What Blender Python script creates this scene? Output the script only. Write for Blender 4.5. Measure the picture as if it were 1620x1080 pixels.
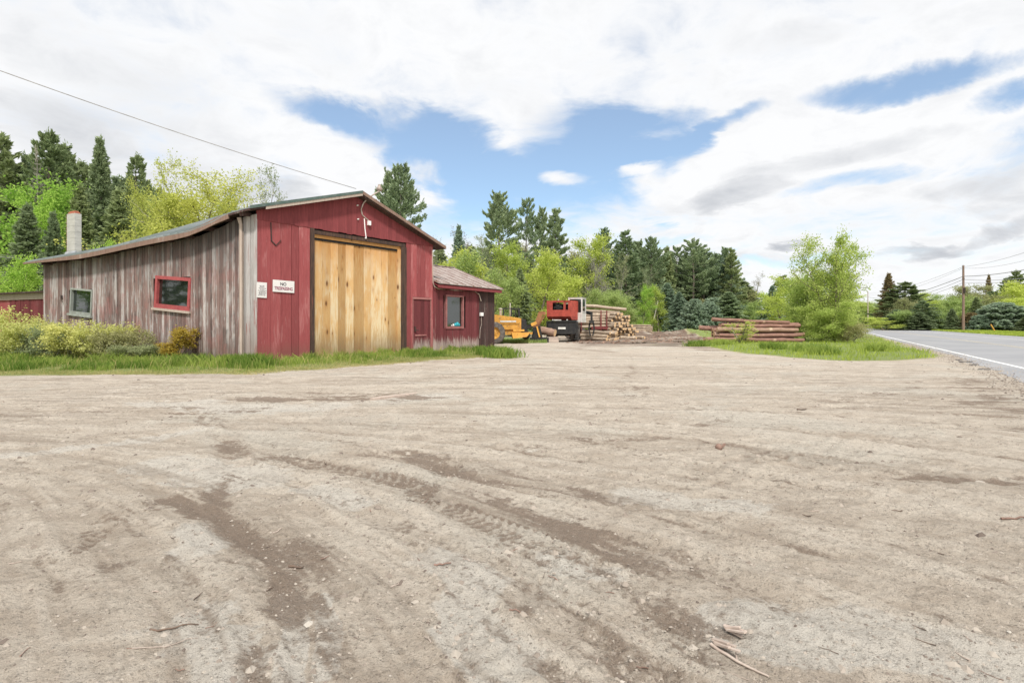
import bpy, math, random
import numpy as np
from mathutils import Vector, Matrix
R = math.radians
for o in list(bpy.data.objects): bpy.data.objects.remove(o)
scene = bpy.context.scene
col = scene.collection
# ------------------------------------------------------------------ camera
F, CX, HY, CH = 850.0, 810.0, 512.0, 1.25      # focal length in px of the 1620 px frame, horizon row, eye height
cd = bpy.data.cameras.new('camera'); cam = bpy.data.objects.new('camera', cd); col.objects.link(cam)
cam.location = (0, 0, CH); cam.rotation_euler = (R(90), 0, 0)
cd.sensor_width = 36; cd.lens = F/1620*36; cd.shift_y = (HY-540)/1620
cd.clip_start = .05; cd.clip_end = 12000
scene.camera = cam
# ------------------------------------------------------------------ light
SUN_EL, SUN_AZ = 52, 172          # azimuth clockwise from +Y: behind the camera, a little to the right
sd = bpy.data.lights.new('sun', 'SUN'); sun = bpy.data.objects.new('sun', sd); col.objects.link(sun)
sd.energy = 3.0; sd.angle = R(6); sd.color = (1, .95, .88)
sv = Vector((math.sin(R(SUN_AZ))*math.cos(R(SUN_EL)), math.cos(R(SUN_AZ))*math.cos(R(SUN_EL)), math.sin(R(SUN_EL))))
sun.rotation_euler = sv.to_track_quat('Z', 'Y').to_euler()
vs = scene.view_settings
vs.view_transform = 'Standard'; vs.look = 'None'; vs.gamma = 1; vs.use_curve_mapping = False; vs.exposure = 0.31

class G:
    """tiny node-graph writer"""
    def __init__(s, tree): s.t = tree; s.t.nodes.clear()
    def n(s, typ, ins=None, **kw):
        nd = s.t.nodes.new(typ)
        for k, v in kw.items(): setattr(nd, k, v)
        for k, v in (ins or {}).items():
            sock = nd.inputs[k]
            if isinstance(v, bpy.types.NodeSocket): s.t.links.new(v, sock)
            elif isinstance(v, bpy.types.Node): s.t.links.new(v.outputs[0], sock)
            else: sock.default_value = v
        return nd
    def m(s, op, a, b=None, c=None, clamp=False):
        ins = {0: a}
        if b is not None: ins[1] = b
        if c is not None: ins[2] = c
        return s.n('ShaderNodeMath', ins, operation=op, use_clamp=clamp).outputs[0]
    def vm(s, op, a, b=None):
        ins = {0: a}
        if b is not None: ins[1] = b
        return s.n('ShaderNodeVectorMath', ins, operation=op)
    def mix(s, f, a, b, blend='MIX'):
        nd = s.t.nodes.new('ShaderNodeMix'); nd.data_type = 'RGBA'; nd.blend_type = blend
        for i, v in ((0, f), (6, a), (7, b)):
            if isinstance(v, bpy.types.NodeSocket): s.t.links.new(v, nd.inputs[i])
            else:
                if i and len(v) == 3: v = (*v, 1)
                nd.inputs[i].default_value = v
        return nd.outputs[2]
    def ramp(s, f, pts, interp='LINEAR'):
        nd = s.t.nodes.new('ShaderNodeValToRGB'); s.t.links.new(f, nd.inputs[0])
        cr = nd.color_ramp; cr.interpolation = interp
        while len(cr.elements) < len(pts): cr.elements.new(.5)
        for e, (p, c) in zip(cr.elements, pts):
            e.position = p; e.color = (c, c, c, 1) if isinstance(c, (int, float)) else (*c, 1)
        return nd.outputs[0]
    def smooth(s, v, lo, hi):
        return s.n('ShaderNodeMapRange', {0: v, 1: lo, 2: hi, 3: 0., 4: 1.}, interpolation_type='SMOOTHSTEP').outputs[0]
    def noise(s, vec, scale, detail=4, rough=.55, dist=0.):
        return s.n('ShaderNodeTexNoise', {'Vector': vec, 'Scale': scale, 'Detail': detail, 'Roughness': rough, 'Distortion': dist})
    def stretch(s, vec, sc):
        return s.n('ShaderNodeMapping', {'Vector': vec, 'Scale': sc}).outputs[0]

# ------------------------------------------------------------------ sky: Nishita blue behind a broken cloud cover laid out by azimuth and elevation
w = bpy.data.worlds.new('World'); scene.world = w; w.use_nodes = True
g = G(w.node_tree)
sky = g.n('ShaderNodeTexSky', sky_type='NISHITA', sun_disc=False, sun_elevation=R(SUN_EL), sun_rotation=R(SUN_AZ), altitude=200, air_density=1.0, dust_density=.6, ozone_density=2.0)
tc = g.n('ShaderNodeTexCoord').outputs['Generated']
nrm = g.vm('NORMALIZE', tc).outputs[0]
sx = g.n('ShaderNodeSeparateXYZ', {0: nrm})
az = g.m('ARCTAN2', sx.outputs[0], sx.outputs[1]); el = g.m('ARCSINE', sx.outputs[2])
# cloud layer projected on a plane overhead for the texture, so streaks flatten to the horizon
den = g.m('ADD', g.m('MAXIMUM', sx.outputs[2], 0.0), .22)
pl = g.n('ShaderNodeCombineXYZ', {0: g.m('DIVIDE', sx.outputs[0], den), 1: g.m('DIVIDE', sx.outputs[1], den), 2: 0.}).outputs[0]
n1 = g.noise(pl, 1.6, 7, .6, .6); n2 = g.noise(pl, 5.0, 8, .62, .4)
wx = g.m('MULTIPLY', g.m('SUBTRACT', n1.outputs['Color'], .5), .0)
sepc = g.n('ShaderNodeSeparateColor', {0: n1.outputs['Color']})
azw = g.m('ADD', az, g.m('MULTIPLY', g.m('SUBTRACT', sepc.outputs[0], .5), .26))
elw = g.m('ADD', el, g.m('MULTIPLY', g.m('SUBTRACT', sepc.outputs[1], .5), .13))
def ell(px, py, rx, ry, tilt=0, wz=1):
    """smooth elliptical weight round a direction in the sky"""
    a0 = math.atan((px-CX)/F); e0 = math.atan((HY-py)/F*math.cos(a0))
    ra = rx/F*math.cos(a0)**2; re = ry/F*math.cos(a0)
    c, sn = math.cos(R(tilt)), math.sin(R(tilt))
    A = azw if wz else az; E = elw if wz else el
    dx = g.m('SUBTRACT', A, a0); dy = g.m('SUBTRACT', E, e0)
    u = g.m('ADD', g.m('MULTIPLY', dx, c/ra), g.m('MULTIPLY', dy, sn/ra))
    v = g.m('ADD', g.m('MULTIPLY', dx, -sn/re), g.m('MULTIPLY', dy, c/re))
    r2 = g.m('ADD', g.m('MULTIPLY', u, u), g.m('MULTIPLY', v, v))
    return g.m('MAXIMUM', g.m('SUBTRACT', 1.0, r2), 0.0)
def total(lst):
    acc = None
    for e in lst:
        k = g.m('MULTIPLY', ell(*e[:5]), e[5])
        acc = k if acc is None else g.m('ADD', acc, k)
    return acc
holes = total([(740, 258, 130, 60, -14, 1.0), (850, 300, 190, 80, -8, 1.0), (930, 225, 120, 62, 0, .9), (1010, 205, 120, 44, 0, .9), (1070, 235, 60, 34, 20, .5),
               (610, 200, 150, 40, -14, .8), (510, 165, 110, 26, -10, .55), (1440, 118, 200, 30, 0, 1.1), (1590, 150, 110, 30, 0, 1.0), (1160, 185, 90, 18, 8, .9),
               (1370, 285, 140, 20, 3, .75), (1060, 375, 110, 14, 0, .5), (1210, 405, 160, 16, 0, .6), (1610, 245, 90, 30, 0, .5), (730, 355, 120, 50, 0, .8)])
puffs = total([(882, 283, 46, 18, 0, 1.2), (985, 262, 60, 14, 18, .9), (560, 270, 130, 40, -12, .7), (1190, 235, 150, 60, 5, .9), (1400, 205, 230, 45, 4, .8)])
texn = g.m('ADD', g.m('MULTIPLY', g.m('SUBTRACT', n1.outputs['Fac'], .5), 1.35), g.m('MULTIPLY', g.m('SUBTRACT', n2.outputs['Fac'], .5), 1.7))
dens = g.m('ADD', g.m('SUBTRACT', g.m('ADD', 1.0, puffs), g.m('MULTIPLY', holes, 1.25)), texn)
mask = g.smooth(dens, -.25, 1.10)
greys = total([(1190, 296, 100, 24, 8, 1.3), (1330, 238, 190, 26, 4, .8), (1570, 300, 140, 40, 0, .9), (1236, 374, 44, 9, 0, 1.6), (1440, 382, 90, 15, 6, 1.5),
               (1590, 352, 100, 20, 6, 1.2), (200, 120, 330, 60, -14, .35), (260, 250, 300, 70, -10, .5), (80, 190, 160, 50, 0, .5), (1240, 60, 120, 20, 0, .3), (450, 300, 80, 28, -10, 1.0), (1180, 400, 200, 14, 0, .4), (1100, 330, 120, 16, 4, .35)])
gf = g.m('MULTIPLY', g.m('ADD', greys, g.m('MULTIPLY', g.m('SUBTRACT', n2.outputs['Fac'], .50), 2.0)), .42, clamp=True)
ccol = g.mix(gf, (.795, .80, .81), (.34, .365, .41))
skyc = g.mix(1.0, sky.outputs[0], (.122, .136, .136), 'MULTIPLY')
skyc = g.mix(.16, skyc, (.8, .86, .95))
outc = g.mix(mask, skyc, ccol)
bg = g.n('ShaderNodeBackground', {'Color': outc, 'Strength': 1.0})
g.n('ShaderNodeOutputWorld', {'Surface': bg.outputs[0]})

# ------------------------------------------------------------------ helpers
def vnoise(x, y, seed=0):
    """value noise, vectorised"""
    x = np.asarray(x, float); y = np.asarray(y, float)
    xi = np.floor(x).astype(np.int64); yi = np.floor(y).astype(np.int64); xf = x-xi; yf = y-yi
    def h(a, b):
        n = (a*374761393 + b*668265263 + seed*1274126177) & 0xffffffff
        n = ((n ^ (n >> 13))*1274126177) & 0xffffffff
        return ((n ^ (n >> 16)) & 0xffff)/65535.
    s = xf*xf*(3-2*xf); t = yf*yf*(3-2*yf)
    return (h(xi, yi)*(1-s)+h(xi+1, yi)*s)*(1-t)+(h(xi, yi+1)*(1-s)+h(xi+1, yi+1)*s)*t
def fbm(x, y, seed=0, octv=4):
    a, r, tot = 1., 0., 0.
    for k in range(octv):
        r = r + a*vnoise(x*2**k, y*2**k, seed+k*17); tot += a; a *= .5
    return r/tot
def sstep(v, lo, hi):
    t = np.clip((v-lo)/(hi-lo), 0, 1); return t*t*(3-2*t)
def gp(px, py):
    """point of the flat ground under a picture position"""
    Y = F*CH/(py-HY); return ((px-CX)/F*Y, Y)
def at(px, py, Y): return ((px-CX)/F*Y, Y, CH+(HY-py)/F*Y)
def gz(X, Y):
    """large-scale height of the land"""
    X = np.asarray(X, float); Y = np.asarray(Y, float)
    t = np.clip((Y-45)/50, 0, 1)
    side = 1-sstep(X/np.maximum(Y, 1), .33, .45)
    return .9*t*t*side

class MB:
    """collects pieces and links them as ONE mesh object"""
    def __init__(s): s.v = []; s.f = []; s.mi = []; s.tone = []; s.n = 0; s.sm = []
    def add(s, verts, faces, mat=0, tone=.5, smooth=False):
        verts = np.asarray(verts, float).reshape(-1, 3)
        s.v.append(verts); base = s.n; s.n += len(verts)
        if isinstance(faces, np.ndarray):
            s.f.append((faces+base)); nf = len(faces)
        else:
            s.f.append([tuple(i+base for i in f) for f in faces]); nf = len(faces)
        s.mi.append(np.full(nf, mat, np.int32)); s.sm.append(np.full(nf, smooth, bool))
        s.tone.append(np.broadcast_to(np.asarray(tone, float), (len(verts),)).copy())
    def box(s, c, size, mat=0, tone=.5, rz=0, M=None):
        h = np.array(size)/2.
        v = np.array([[x, y, z] for z in (-1, 1) for x, y in ((-1, -1), (1, -1), (1, 1), (-1, 1))])*h
        if rz: cs, sn = math.cos(rz), math.sin(rz); v = np.c_[v[:, 0]*cs-v[:, 1]*sn, v[:, 0]*sn+v[:, 1]*cs, v[:, 2]]
        if M is not None: v = v @ np.array(M.to_3x3()).T
        s.add(v+np.array(c), [(3, 2, 1, 0), (4, 5, 6, 7), (0, 1, 5, 4), (1, 2, 6, 5), (2, 3, 7, 6), (3, 0, 4, 7)], mat, tone)
    def box2(s, x0, x1, y0, y1, z0, z1, mat=0, tone=.5):
        s.box(((x0+x1)/2, (y0+y1)/2, (z0+z1)/2), (abs(x1-x0), abs(y1-y0), abs(z1-z0)), mat, tone)
    def hexa(s, bot, top, mat=0, tone=.5):
        """solid from 4 bottom and 4 top points"""
        s.add(list(bot)+list(top), [(3, 2, 1, 0), (4, 5, 6, 7), (0, 1, 5, 4), (1, 2, 6, 5), (2, 3, 7, 6), (3, 0, 4, 7)], mat, tone)
    def board(s, x0, x1, y0, y1, zb0, zb1, zt0, zt1, mat=0, tone=.5):
        s.hexa([(x0, y0, zb0), (x1, y0, zb1), (x1, y1, zb1), (x0, y1, zb0)], [(x0, y0, zt0), (x1, y0, zt1), (x1, y1, zt1), (x0, y1, zt0)], mat, tone)
    def bar(s, a, b, wd, ht, mat=0, tone=.5):
        """square bar between two points"""
        a = Vector(a); b = Vector(b); d = (b-a); L = d.length
        q = d.to_track_quat('X', 'Z').to_matrix().to_4x4()
        s.box((a+b)/2, (L, wd, ht), mat, tone, M=q)
    def tube(s, pts, rad, sides=8, mat=0, tone=.5, cap=True, smooth=True):
        pts = np.asarray(pts, float); n = len(pts)
        rad = np.broadcast_to(np.asarray(rad, float), (n,))
        d = np.gradient(pts, axis=0); d /= np.linalg.norm(d, axis=1)[:, None]+1e-9
        ref = np.array([0, 0, 1.]) if abs(d[0, 2]) < .9 else np.array([1., 0, 0])
        a = np.cross(d, ref); a /= np.linalg.norm(a, axis=1)[:, None]+1e-9
        b = np.cross(d, a)
        th = np.arange(sides)*2*math.pi/sides
        v = pts[:, None]+rad[:, None, None]*(a[:, None]*np.cos(th)[None, :, None]+b[:, None]*np.sin(th)[None, :, None])
        i = np.arange(n-1)[:, None]*sides; j = np.arange(sides)[None]; k = (j+1) % sides
        f = np.stack([i+j, i+sides+j, i+sides+k, i+k], -1).reshape(-1, 4)
        s.add(v.reshape(-1, 3), f, mat, tone, smooth)
        if cap:
            s.add(v[0], [tuple(range(sides))], mat, tone); s.add(v[-1], [tuple(range(sides))[::-1]], mat, tone)
    def lathe(s, prof, axis='Y', sides=24, c=(0, 0, 0), mat=0, tone=.5, smooth=True):
        """prof: (distance along axis, radius)"""
        pr = np.array(prof, float); th = np.arange(sides)*2*math.pi/sides; n = len(pr)
        a = np.repeat(pr[:, 0], sides); r = np.repeat(pr[:, 1], sides); t = np.tile(th, n)
        if axis == 'Y': v = np.c_[r*np.cos(t), a, r*np.sin(t)]
        elif axis == 'X': v = np.c_[a, r*np.cos(t), r*np.sin(t)]
        else: v = np.c_[r*np.cos(t), r*np.sin(t), a]
        i = np.arange(n-1)[:, None]*sides; j = np.arange(sides)[None]; k = (j+1) % sides
        f = np.stack([i+j, i+sides+j, i+sides+k, i+k], -1).reshape(-1, 4)
        s.add(v+np.array(c), f, mat, tone, smooth)
    def cards(s, C, D, L, W, rng, mat=0, tone=.5, S=None):
        """diamond leaves: centres, directions, lengths, widths"""
        N = len(C); D = D/(np.linalg.norm(D, axis=1)[:, None]+1e-9)
        q = rng.normal(size=(N, 3)) if S is None else S
        S_ = np.cross(D, q); S_ /= np.linalg.norm(S_, axis=1)[:, None]+1e-9
        L = np.broadcast_to(L, (N,))[:, None]; W = np.broadcast_to(W, (N,))[:, None]
        v = np.stack([C-D*L/2, C+S_*W/2-D*L*.05, C+D*L/2, C-S_*W/2-D*L*.05], 1).reshape(-1, 3)
        s.add(v, np.arange(N*4).reshape(-1, 4), mat, np.repeat(np.broadcast_to(tone, (N,)), 4))
    def mesh(s, name, mats):
        me = bpy.data.meshes.new(name)
        V = np.concatenate(s.v).astype(np.float32)
        lens = []; loops = []
        for f in s.f:
            if isinstance(f, np.ndarray): lens.append(np.full(len(f), f.shape[1], np.int32)); loops.append(f.reshape(-1))
            else: lens.append(np.array([len(q) for q in f], np.int32)); loops.append(np.array([i for q in f for i in q]))
        lens = np.concatenate(lens); loops = np.concatenate(loops).astype(np.int32)
        me.vertices.add(len(V)); me.vertices.foreach_set('co', V.ravel())
        me.loops.add(len(loops)); me.loops.foreach_set('vertex_index', loops)
        me.polygons.add(len(lens)); me.polygons.foreach_set('loop_start', (np.cumsum(lens)-lens).astype(np.int32))
        me.polygons.foreach_set('material_index', np.concatenate(s.mi)); me.polygons.foreach_set('use_smooth', np.concatenate(s.sm))
        a = me.attributes.new('tone', 'FLOAT', 'POINT'); a.data.foreach_set('value', np.concatenate(s.tone).astype(np.float32))
        me.update(calc_edges=True); me.validate()
        for m in (mats if isinstance(mats, (list, tuple)) else [mats]): me.materials.append(m)
        return me
    def build(s, name, mats, parent=None, loc=(0, 0, 0), rz=0):
        o = bpy.data.objects.new(name, s.mesh(name, mats)); col.objects.link(o)
        o.location = loc; o.rotation_euler = (0, 0, rz)
        if parent is not None: o.parent = parent
        return o
def tag(o, label=None, cat=None, group=None, kind=None):
    if label: o['label'] = label
    if cat: o['category'] = cat
    if group: o['group'] = group
    if kind: o['kind'] = kind
    return o
def empty(name, loc, rz=0, **kw):
    o = bpy.data.objects.new(name, None); col.objects.link(o); o.location = loc; o.rotation_euler = (0, 0, rz)
    o.empty_display_size = .2
    return tag(o, **kw)
def copy_tree(o, parent=None):
    c = o.copy(); col.objects.link(c)
    if parent is not None: c.parent = parent
    for ch in list(o.children): copy_tree(ch, c)
    return c
# ------------------------------------------------------------------ materials
def new_mat(name):
    m = bpy.data.materials.new(name); m.use_nodes = True; return m, G(m.node_tree)
def fin(g, colr, rough=.8, bump=None, bstr=.3, bdist=.01, metal=0., spec=.3):
    ins = {'Base Color': colr if isinstance(colr, bpy.types.NodeSocket) else (*colr, 1), 'Roughness': rough, 'Metallic': metal, 'Specular IOR Level': spec}
    if bump is not None:
        ins['Normal'] = g.n('ShaderNodeBump', {'Height': bump, 'Strength': bstr, 'Distance': bdist}).outputs[0]
    p = g.n('ShaderNodeBsdfPrincipled', ins); g.n('ShaderNodeOutputMaterial', {'Surface': p.outputs[0]})
def tone(g): return g.n('ShaderNodeAttribute', attribute_name='tone').outputs['Fac']
def objc(g): return g.n('ShaderNodeTexCoord').outputs['Object']
def plain(name, c, c2=None, scale=3., rough=.7, metal=0., bstr=.2, spec=.3, stretch=(1, 1, 1), rust=None, rustamt=.5):
    m, g = new_mat(name); v = g.stretch(objc(g), stretch)
    n = g.noise(v, scale, 6, .62)
    c2 = c2 or tuple(x*.7 for x in c)
    cc = g.mix(g.smooth(n.outputs['Fac'], .35, .68), c, c2)
    t = tone(g); cc = g.mix(1., cc, g.ramp(t, [(0, .72), (1, 1.25)]), 'MULTIPLY')
    if rust:
        n2 = g.noise(v, scale*1.7, 8, .7); cc = g.mix(g.smooth(n2.outputs['Fac'], rustamt, rustamt+.12), cc, rust)
    fin(g, cc, rough, n.outputs['Fac'], bstr, .01, metal, spec); return m
def wood(name, c, c2, dark, streak=.5, rough=.85, knots=0., under=None, undamt=.5, top=None, foot=None, drip=None):
    """vertical boards: colour per board, grain along z, optional wear to bare wood, stained top or foot"""
    m, g = new_mat(name); ob = objc(g); t = tone(g)
    off = g.vm('ADD', ob, g.n('ShaderNodeCombineXYZ', {0: g.m('MULTIPLY', t, 37.), 1: 0., 2: g.m('MULTIPLY', t, 53.)}).outputs[0]).outputs[0]
    v = g.stretch(off, (9, 9, .7)); gr = g.noise(v, 2.2, 7, .65, .8)
    fine = g.noise(g.stretch(off, (60, 60, 2.5)), 1.5, 4, .6)
    big = g.noise(g.stretch(off, (1.2, 1.2, .5)), 1.2, 4, .6)
    cc = g.mix(g.smooth(gr.outputs['Fac'], .35, .7), c, c2)
    if under:
        un = g.m('ADD', g.m('MULTIPLY', gr.outputs['Fac'], .55), g.m('MULTIPLY', big.outputs['Fac'], .45))
        un = g.m('ADD', un, g.m('MULTIPLY', g.m('SUBTRACT', t, .5), .12))
        cc = g.mix(g.smooth(un, undamt-.05, undamt+.06), cc, under)
    cc = g.mix(g.m('MULTIPLY', g.smooth(fine.outputs['Fac'], .55, .8), streak), cc, dark)
    sz = g.n('ShaderNodeSeparateXYZ', {0: ob}).outputs[2]
    if drip:
        dn = g.noise(g.stretch(ob, (5.5, 5.5, .32)), 1.6, 6, .7, .5); bl = g.noise(g.stretch(ob, (.8, .8, .7)), 1.3, 5, .65)
        f = g.m('MULTIPLY', g.smooth(dn.outputs['Fac'], .50, .60), g.smooth(bl.outputs['Fac'], .36, .56)); cc = g.mix(g.m('MULTIPLY', f, .85), cc, drip[0])
        f2 = g.m('MULTIPLY', g.smooth(bl.outputs['Fac'], .50, .62), g.smooth(gr.outputs['Fac'], .42, .56)); cc = g.mix(g.m('MULTIPLY', f2, .55), cc, drip[1])
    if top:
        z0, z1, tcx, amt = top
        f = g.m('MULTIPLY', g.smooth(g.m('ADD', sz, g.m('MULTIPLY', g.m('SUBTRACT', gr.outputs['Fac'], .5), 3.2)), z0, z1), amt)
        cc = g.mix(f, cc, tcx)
    if foot:
        z0, z1, tcx, amt = foot
        f = g.m('MULTIPLY', g.m('SUBTRACT', 1., g.smooth(g.m('ADD', sz, g.m('MULTIPLY', g.m('SUBTRACT', gr.outputs['Fac'], .5), 1.4)), z0, z1)), amt)
        cc = g.mix(f, cc, tcx)
    if knots:
        vo = g.n('ShaderNodeTexVoronoi', {'Vector': g.stretch(off, (4.2, 4.2, 1.7)), 'Scale': 1.0, 'Randomness': 1.}, feature='F1')
        kd = g.m('ADD', vo.outputs['Distance'], g.m('MULTIPLY', g.m('SUBTRACT', gr.outputs['Fac'], .5), .1))
        kc = g.n('ShaderNodeSeparateColor', {0: vo.outputs['Color']}); ks = g.smooth(kc.outputs[0], .25, .9)
        kd = g.m('DIVIDE', kd, g.m('ADD', .35, ks))
        cc = g.mix(g.m('MULTIPLY', g.m('SUBTRACT', 1., g.smooth(kd, .08, .5)), .35), cc, (.36, .16, .05))
        cc = g.mix(g.m('MULTIPLY', g.m('SUBTRACT', 1., g.smooth(kd, .05, .2)), knots), cc, (.13, .055, .02))
    cc = g.mix(1., cc, g.ramp(t, [(0, .78), (1, 1.2)]), 'MULTIPLY')
    fin(g, cc, rough, g.m('ADD', g.m('MULTIPLY', gr.outputs['Fac'], .6), g.m('MULTIPLY', fine.outputs['Fac'], .4)), .35, .008, 0, .2)
    return m
def leaf(name, c1, c2, trans=.35):
    m, g = new_mat(name); t = tone(g)
    cc = g.mix(t, c1, c2)
    oi = g.n('ShaderNodeObjectInfo').outputs['Random']
    cc = g.mix(1., cc, g.ramp(oi, [(0, (.88, .9, .9)), (1, (1.14, 1.08, 1.05))]), 'MULTIPLY')
    d = g.n('ShaderNodeBsdfDiffuse', {'Color': cc}); tr = g.n('ShaderNodeBsdfTranslucent', {'Color': cc})
    mx = g.n('ShaderNodeMixShader', {0: trans, 1: d.outputs[0], 2: tr.outputs[0]})
    g.n('ShaderNodeOutputMaterial', {'Surface': mx.outputs[0]}); return m
M = {}
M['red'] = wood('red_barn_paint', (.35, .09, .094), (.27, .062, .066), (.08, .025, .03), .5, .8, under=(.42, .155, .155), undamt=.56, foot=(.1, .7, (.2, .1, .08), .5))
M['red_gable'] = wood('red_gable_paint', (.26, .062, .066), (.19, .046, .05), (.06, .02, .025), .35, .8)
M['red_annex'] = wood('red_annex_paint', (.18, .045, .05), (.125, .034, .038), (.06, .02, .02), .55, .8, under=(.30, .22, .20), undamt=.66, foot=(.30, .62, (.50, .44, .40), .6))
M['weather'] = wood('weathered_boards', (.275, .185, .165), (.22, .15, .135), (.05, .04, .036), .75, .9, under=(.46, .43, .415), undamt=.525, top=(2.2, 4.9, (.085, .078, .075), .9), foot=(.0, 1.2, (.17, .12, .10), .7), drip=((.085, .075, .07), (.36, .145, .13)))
M['grey_boards'] = wood('grey_boards', (.46, .44, .43), (.34, .32, .31), (.1, .09, .085), .5, .9, under=(.30, .13, .12), undamt=.6, foot=(.2, 1.8, (.25, .17, .14), .6))
M['dark_boards'] = wood('dark_boards', (.10, .055, .05), (.055, .04, .038), (.02, .018, .018), .4, .9, under=(.2, .17, .15), undamt=.58)
M['black_trim'] = wood('charred_trim', (.055, .04, .035), (.13, .075, .055), (.02, .015, .015), .5, .9, under=(.24, .08, .06), undamt=.62)
M['pine'] = wood('pine_boards', (.62, .40, .185), (.55, .30, .115), (.30, .15, .06), .45, .6, knots=1., under=(.66, .53, .345), undamt=.53, top=(2.9, 4.9, (.48, .21, .055), .85), foot=(.1, 1.25, (.24, .17, .10), .8))
M['pale_wood'] = wood('pale_weathered_wood', (.5, .42, .36), (.4, .32, .27), (.15, .11, .09), .4, .8)
M['brown_wood'] = wood('brown_fascia', (.30, .20, .16), (.2, .13, .1), (.07, .05, .04), .5, .85, under=(.45, .37, .32), undamt=.6)
M['frame_red'] = plain('red_window_paint', (.42, .10, .10), (.33, .07, .075), 6)
M['frame_pink'] = plain('faded_red_window_paint', (.36, .16, .15), (.28, .1, .1), 6)
M['frame_grey'] = plain('grey_green_window_paint', (.34, .37, .34), (.26, .27, .24), 6)
M['tin_green'] = plain('green_tin', (.10, .15, .13), (.16, .2, .18), 4, .4, .5)
M['tin_grey'] = plain('grey_tin', (.55, .57, .58), (.42, .43, .43), 2, .35, .7)
M['tin_roof'] = plain('grey_green_roof_tin', (.26, .30, .29), (.40, .43, .43), .5, .45, .6)
M['tin_rust'] = plain('faded_rusty_tin', (.45, .385, .35), (.33, .25, .22), 2.2, .55, .2, rust=(.24, .12, .08), rustamt=.55)
M['dark'] = plain('dark_void', (.02, .018, .017), None, 3, .9)
M['block'] = plain('chimney_render', (.50, .49, .45), (.40, .39, .36), 2.5, .9, stretch=(1, 1, 2.5))
M['brick'] = plain('brick_red', (.42, .15, .09), (.3, .1, .07), 8, .9)
M['white'] = plain('white_sheet', (.80, .77, .76), (.74, .72, .71), 3, .5)
M['ink'] = plain('dark_ink', (.12, .11, .13)); M['ink_red'] = plain('red_ink', (.45, .12, .2))
M['pipe'] = plain('grey_conduit', (.45, .38, .34), (.3, .24, .2), 8, .5, .2)
M['twig'] = plain('dark_twig_bark', (.17, .12, .09), (.1, .075, .06), 20, .9)
M['iron'] = plain('dark_iron', (.05, .045, .045), (.09, .06, .05), 8, .6, .3)
M['cable'] = plain('cable_grey', (.42, .41, .41))
M['cyan'] = plain('turquoise_plastic', (.05, .42, .5), None, 5, .4)
m, g = new_mat('window_glass'); n = g.noise(objc(g), 1.2, 3)
b_ = g.n('ShaderNodeBump', {'Height': n.outputs['Fac'], 'Strength': .05, 'Distance': .03}).outputs[0]
p_ = g.n('ShaderNodeBsdfPrincipled', {'Base Color': (.012, .018, .015, 1), 'Roughness': .04, 'IOR': 2.1, 'Normal': b_}); g.n('ShaderNodeOutputMaterial', {'Surface': p_.outputs[0]}); M['glass'] = m
M['yellow'] = plain('machine_yellow', (.66, .35, .07), (.50, .25, .05), 3.5, .6, rust=(.24, .14, .08), rustamt=.56)
M['machine_red'] = plain('machine_red', (.46, .085, .06), (.30, .055, .04), 3.5, .65, rust=(.30, .16, .09), rustamt=.60)
M['machine_black'] = plain('greasy_black_steel', (.025, .026, .028), (.05, .048, .045), 4, .6, .2)
M['machine_white'] = plain('white_machine_paint', (.68, .68, .64), (.5, .48, .44), 5, .5, rust=(.3, .2, .14), rustamt=.7)
M['rust'] = plain('rust', (.32, .15, .07), (.18, .08, .045), 5, .85)
M['tyre'] = plain('dusty_tyre', (.09, .08, .075), (.17, .15, .13), 5, .9)
M['steel_pale'] = plain('bare_pale_steel', (.5, .48, .42), (.35, .3, .22), 6, .6, .2)
def bark(name, c, c2, worn):
    m, g = new_mat(name); v = g.stretch(objc(g), (1.2, 7, 7)); n = g.noise(v, 2.4, 6, .65, .5)
    b2 = g.noise(objc(g), 1.6, 5, .6)
    cc = g.mix(g.smooth(n.outputs['Fac'], .35, .65), c, c2); cc = g.mix(g.smooth(b2.outputs['Fac'], .6, .72), cc, worn)
    cc = g.mix(1., cc, g.ramp(tone(g), [(0, .7), (1, 1.25)]), 'MULTIPLY'); fin(g, cc, .9, n.outputs['Fac'], .6, .02); return m
M['bark_brown'] = bark('brown_log_bark', (.36, .20, .155), (.21, .12, .095), (.52, .36, .26))
M['bark_tan'] = bark('tan_log_bark', (.42, .28, .21), (.27, .17, .125), (.56, .43, .32))
M['bark_pale'] = bark('pale_log_bark', (.50, .41, .31), (.32, .24, .18), (.66, .55, .41))
M['stake'] = plain('dark_red_stake', (.22, .05, .05), (.14, .04, .035), 5, .7)
m, g = new_mat('cut_log_end'); ob = objc(g)
s3 = g.n('ShaderNodeSeparateXYZ', {0: ob}); rr = g.m('SQRT', g.m('ADD', g.m('MULTIPLY', s3.outputs[1], s3.outputs[1]), g.m('MULTIPLY', s3.outputs[2], s3.outputs[2])))
ring = g.m('SINE', g.m('MULTIPLY', rr, 260.)); cc = g.mix(g.m('MULTIPLY', g.m('ADD', ring, 1.), .25), (.68, .48, .28), (.5, .31, .16)); fin(g, cc, .8); M['cut'] = m
M['tree_bark'] = plain('tree_bark', (.24, .20, .17), (.15, .12, .10), 5, .9, stretch=(3, 3, .6), bstr=.6)
M['grey_bark'] = plain('grey_twig_bark', (.34, .31, .28), (.22, .2, .18), 5, .9, stretch=(3, 3, .6))
M['birch'] = plain('birch_bark', (.62, .58, .52), (.3, .27, .24), 7, .8, stretch=(1, 1, 3))
M['pole_wood'] = plain('pole_wood', (.30, .20, .16), (.2, .14, .11), 5, .9, stretch=(3, 3, .5))
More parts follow.
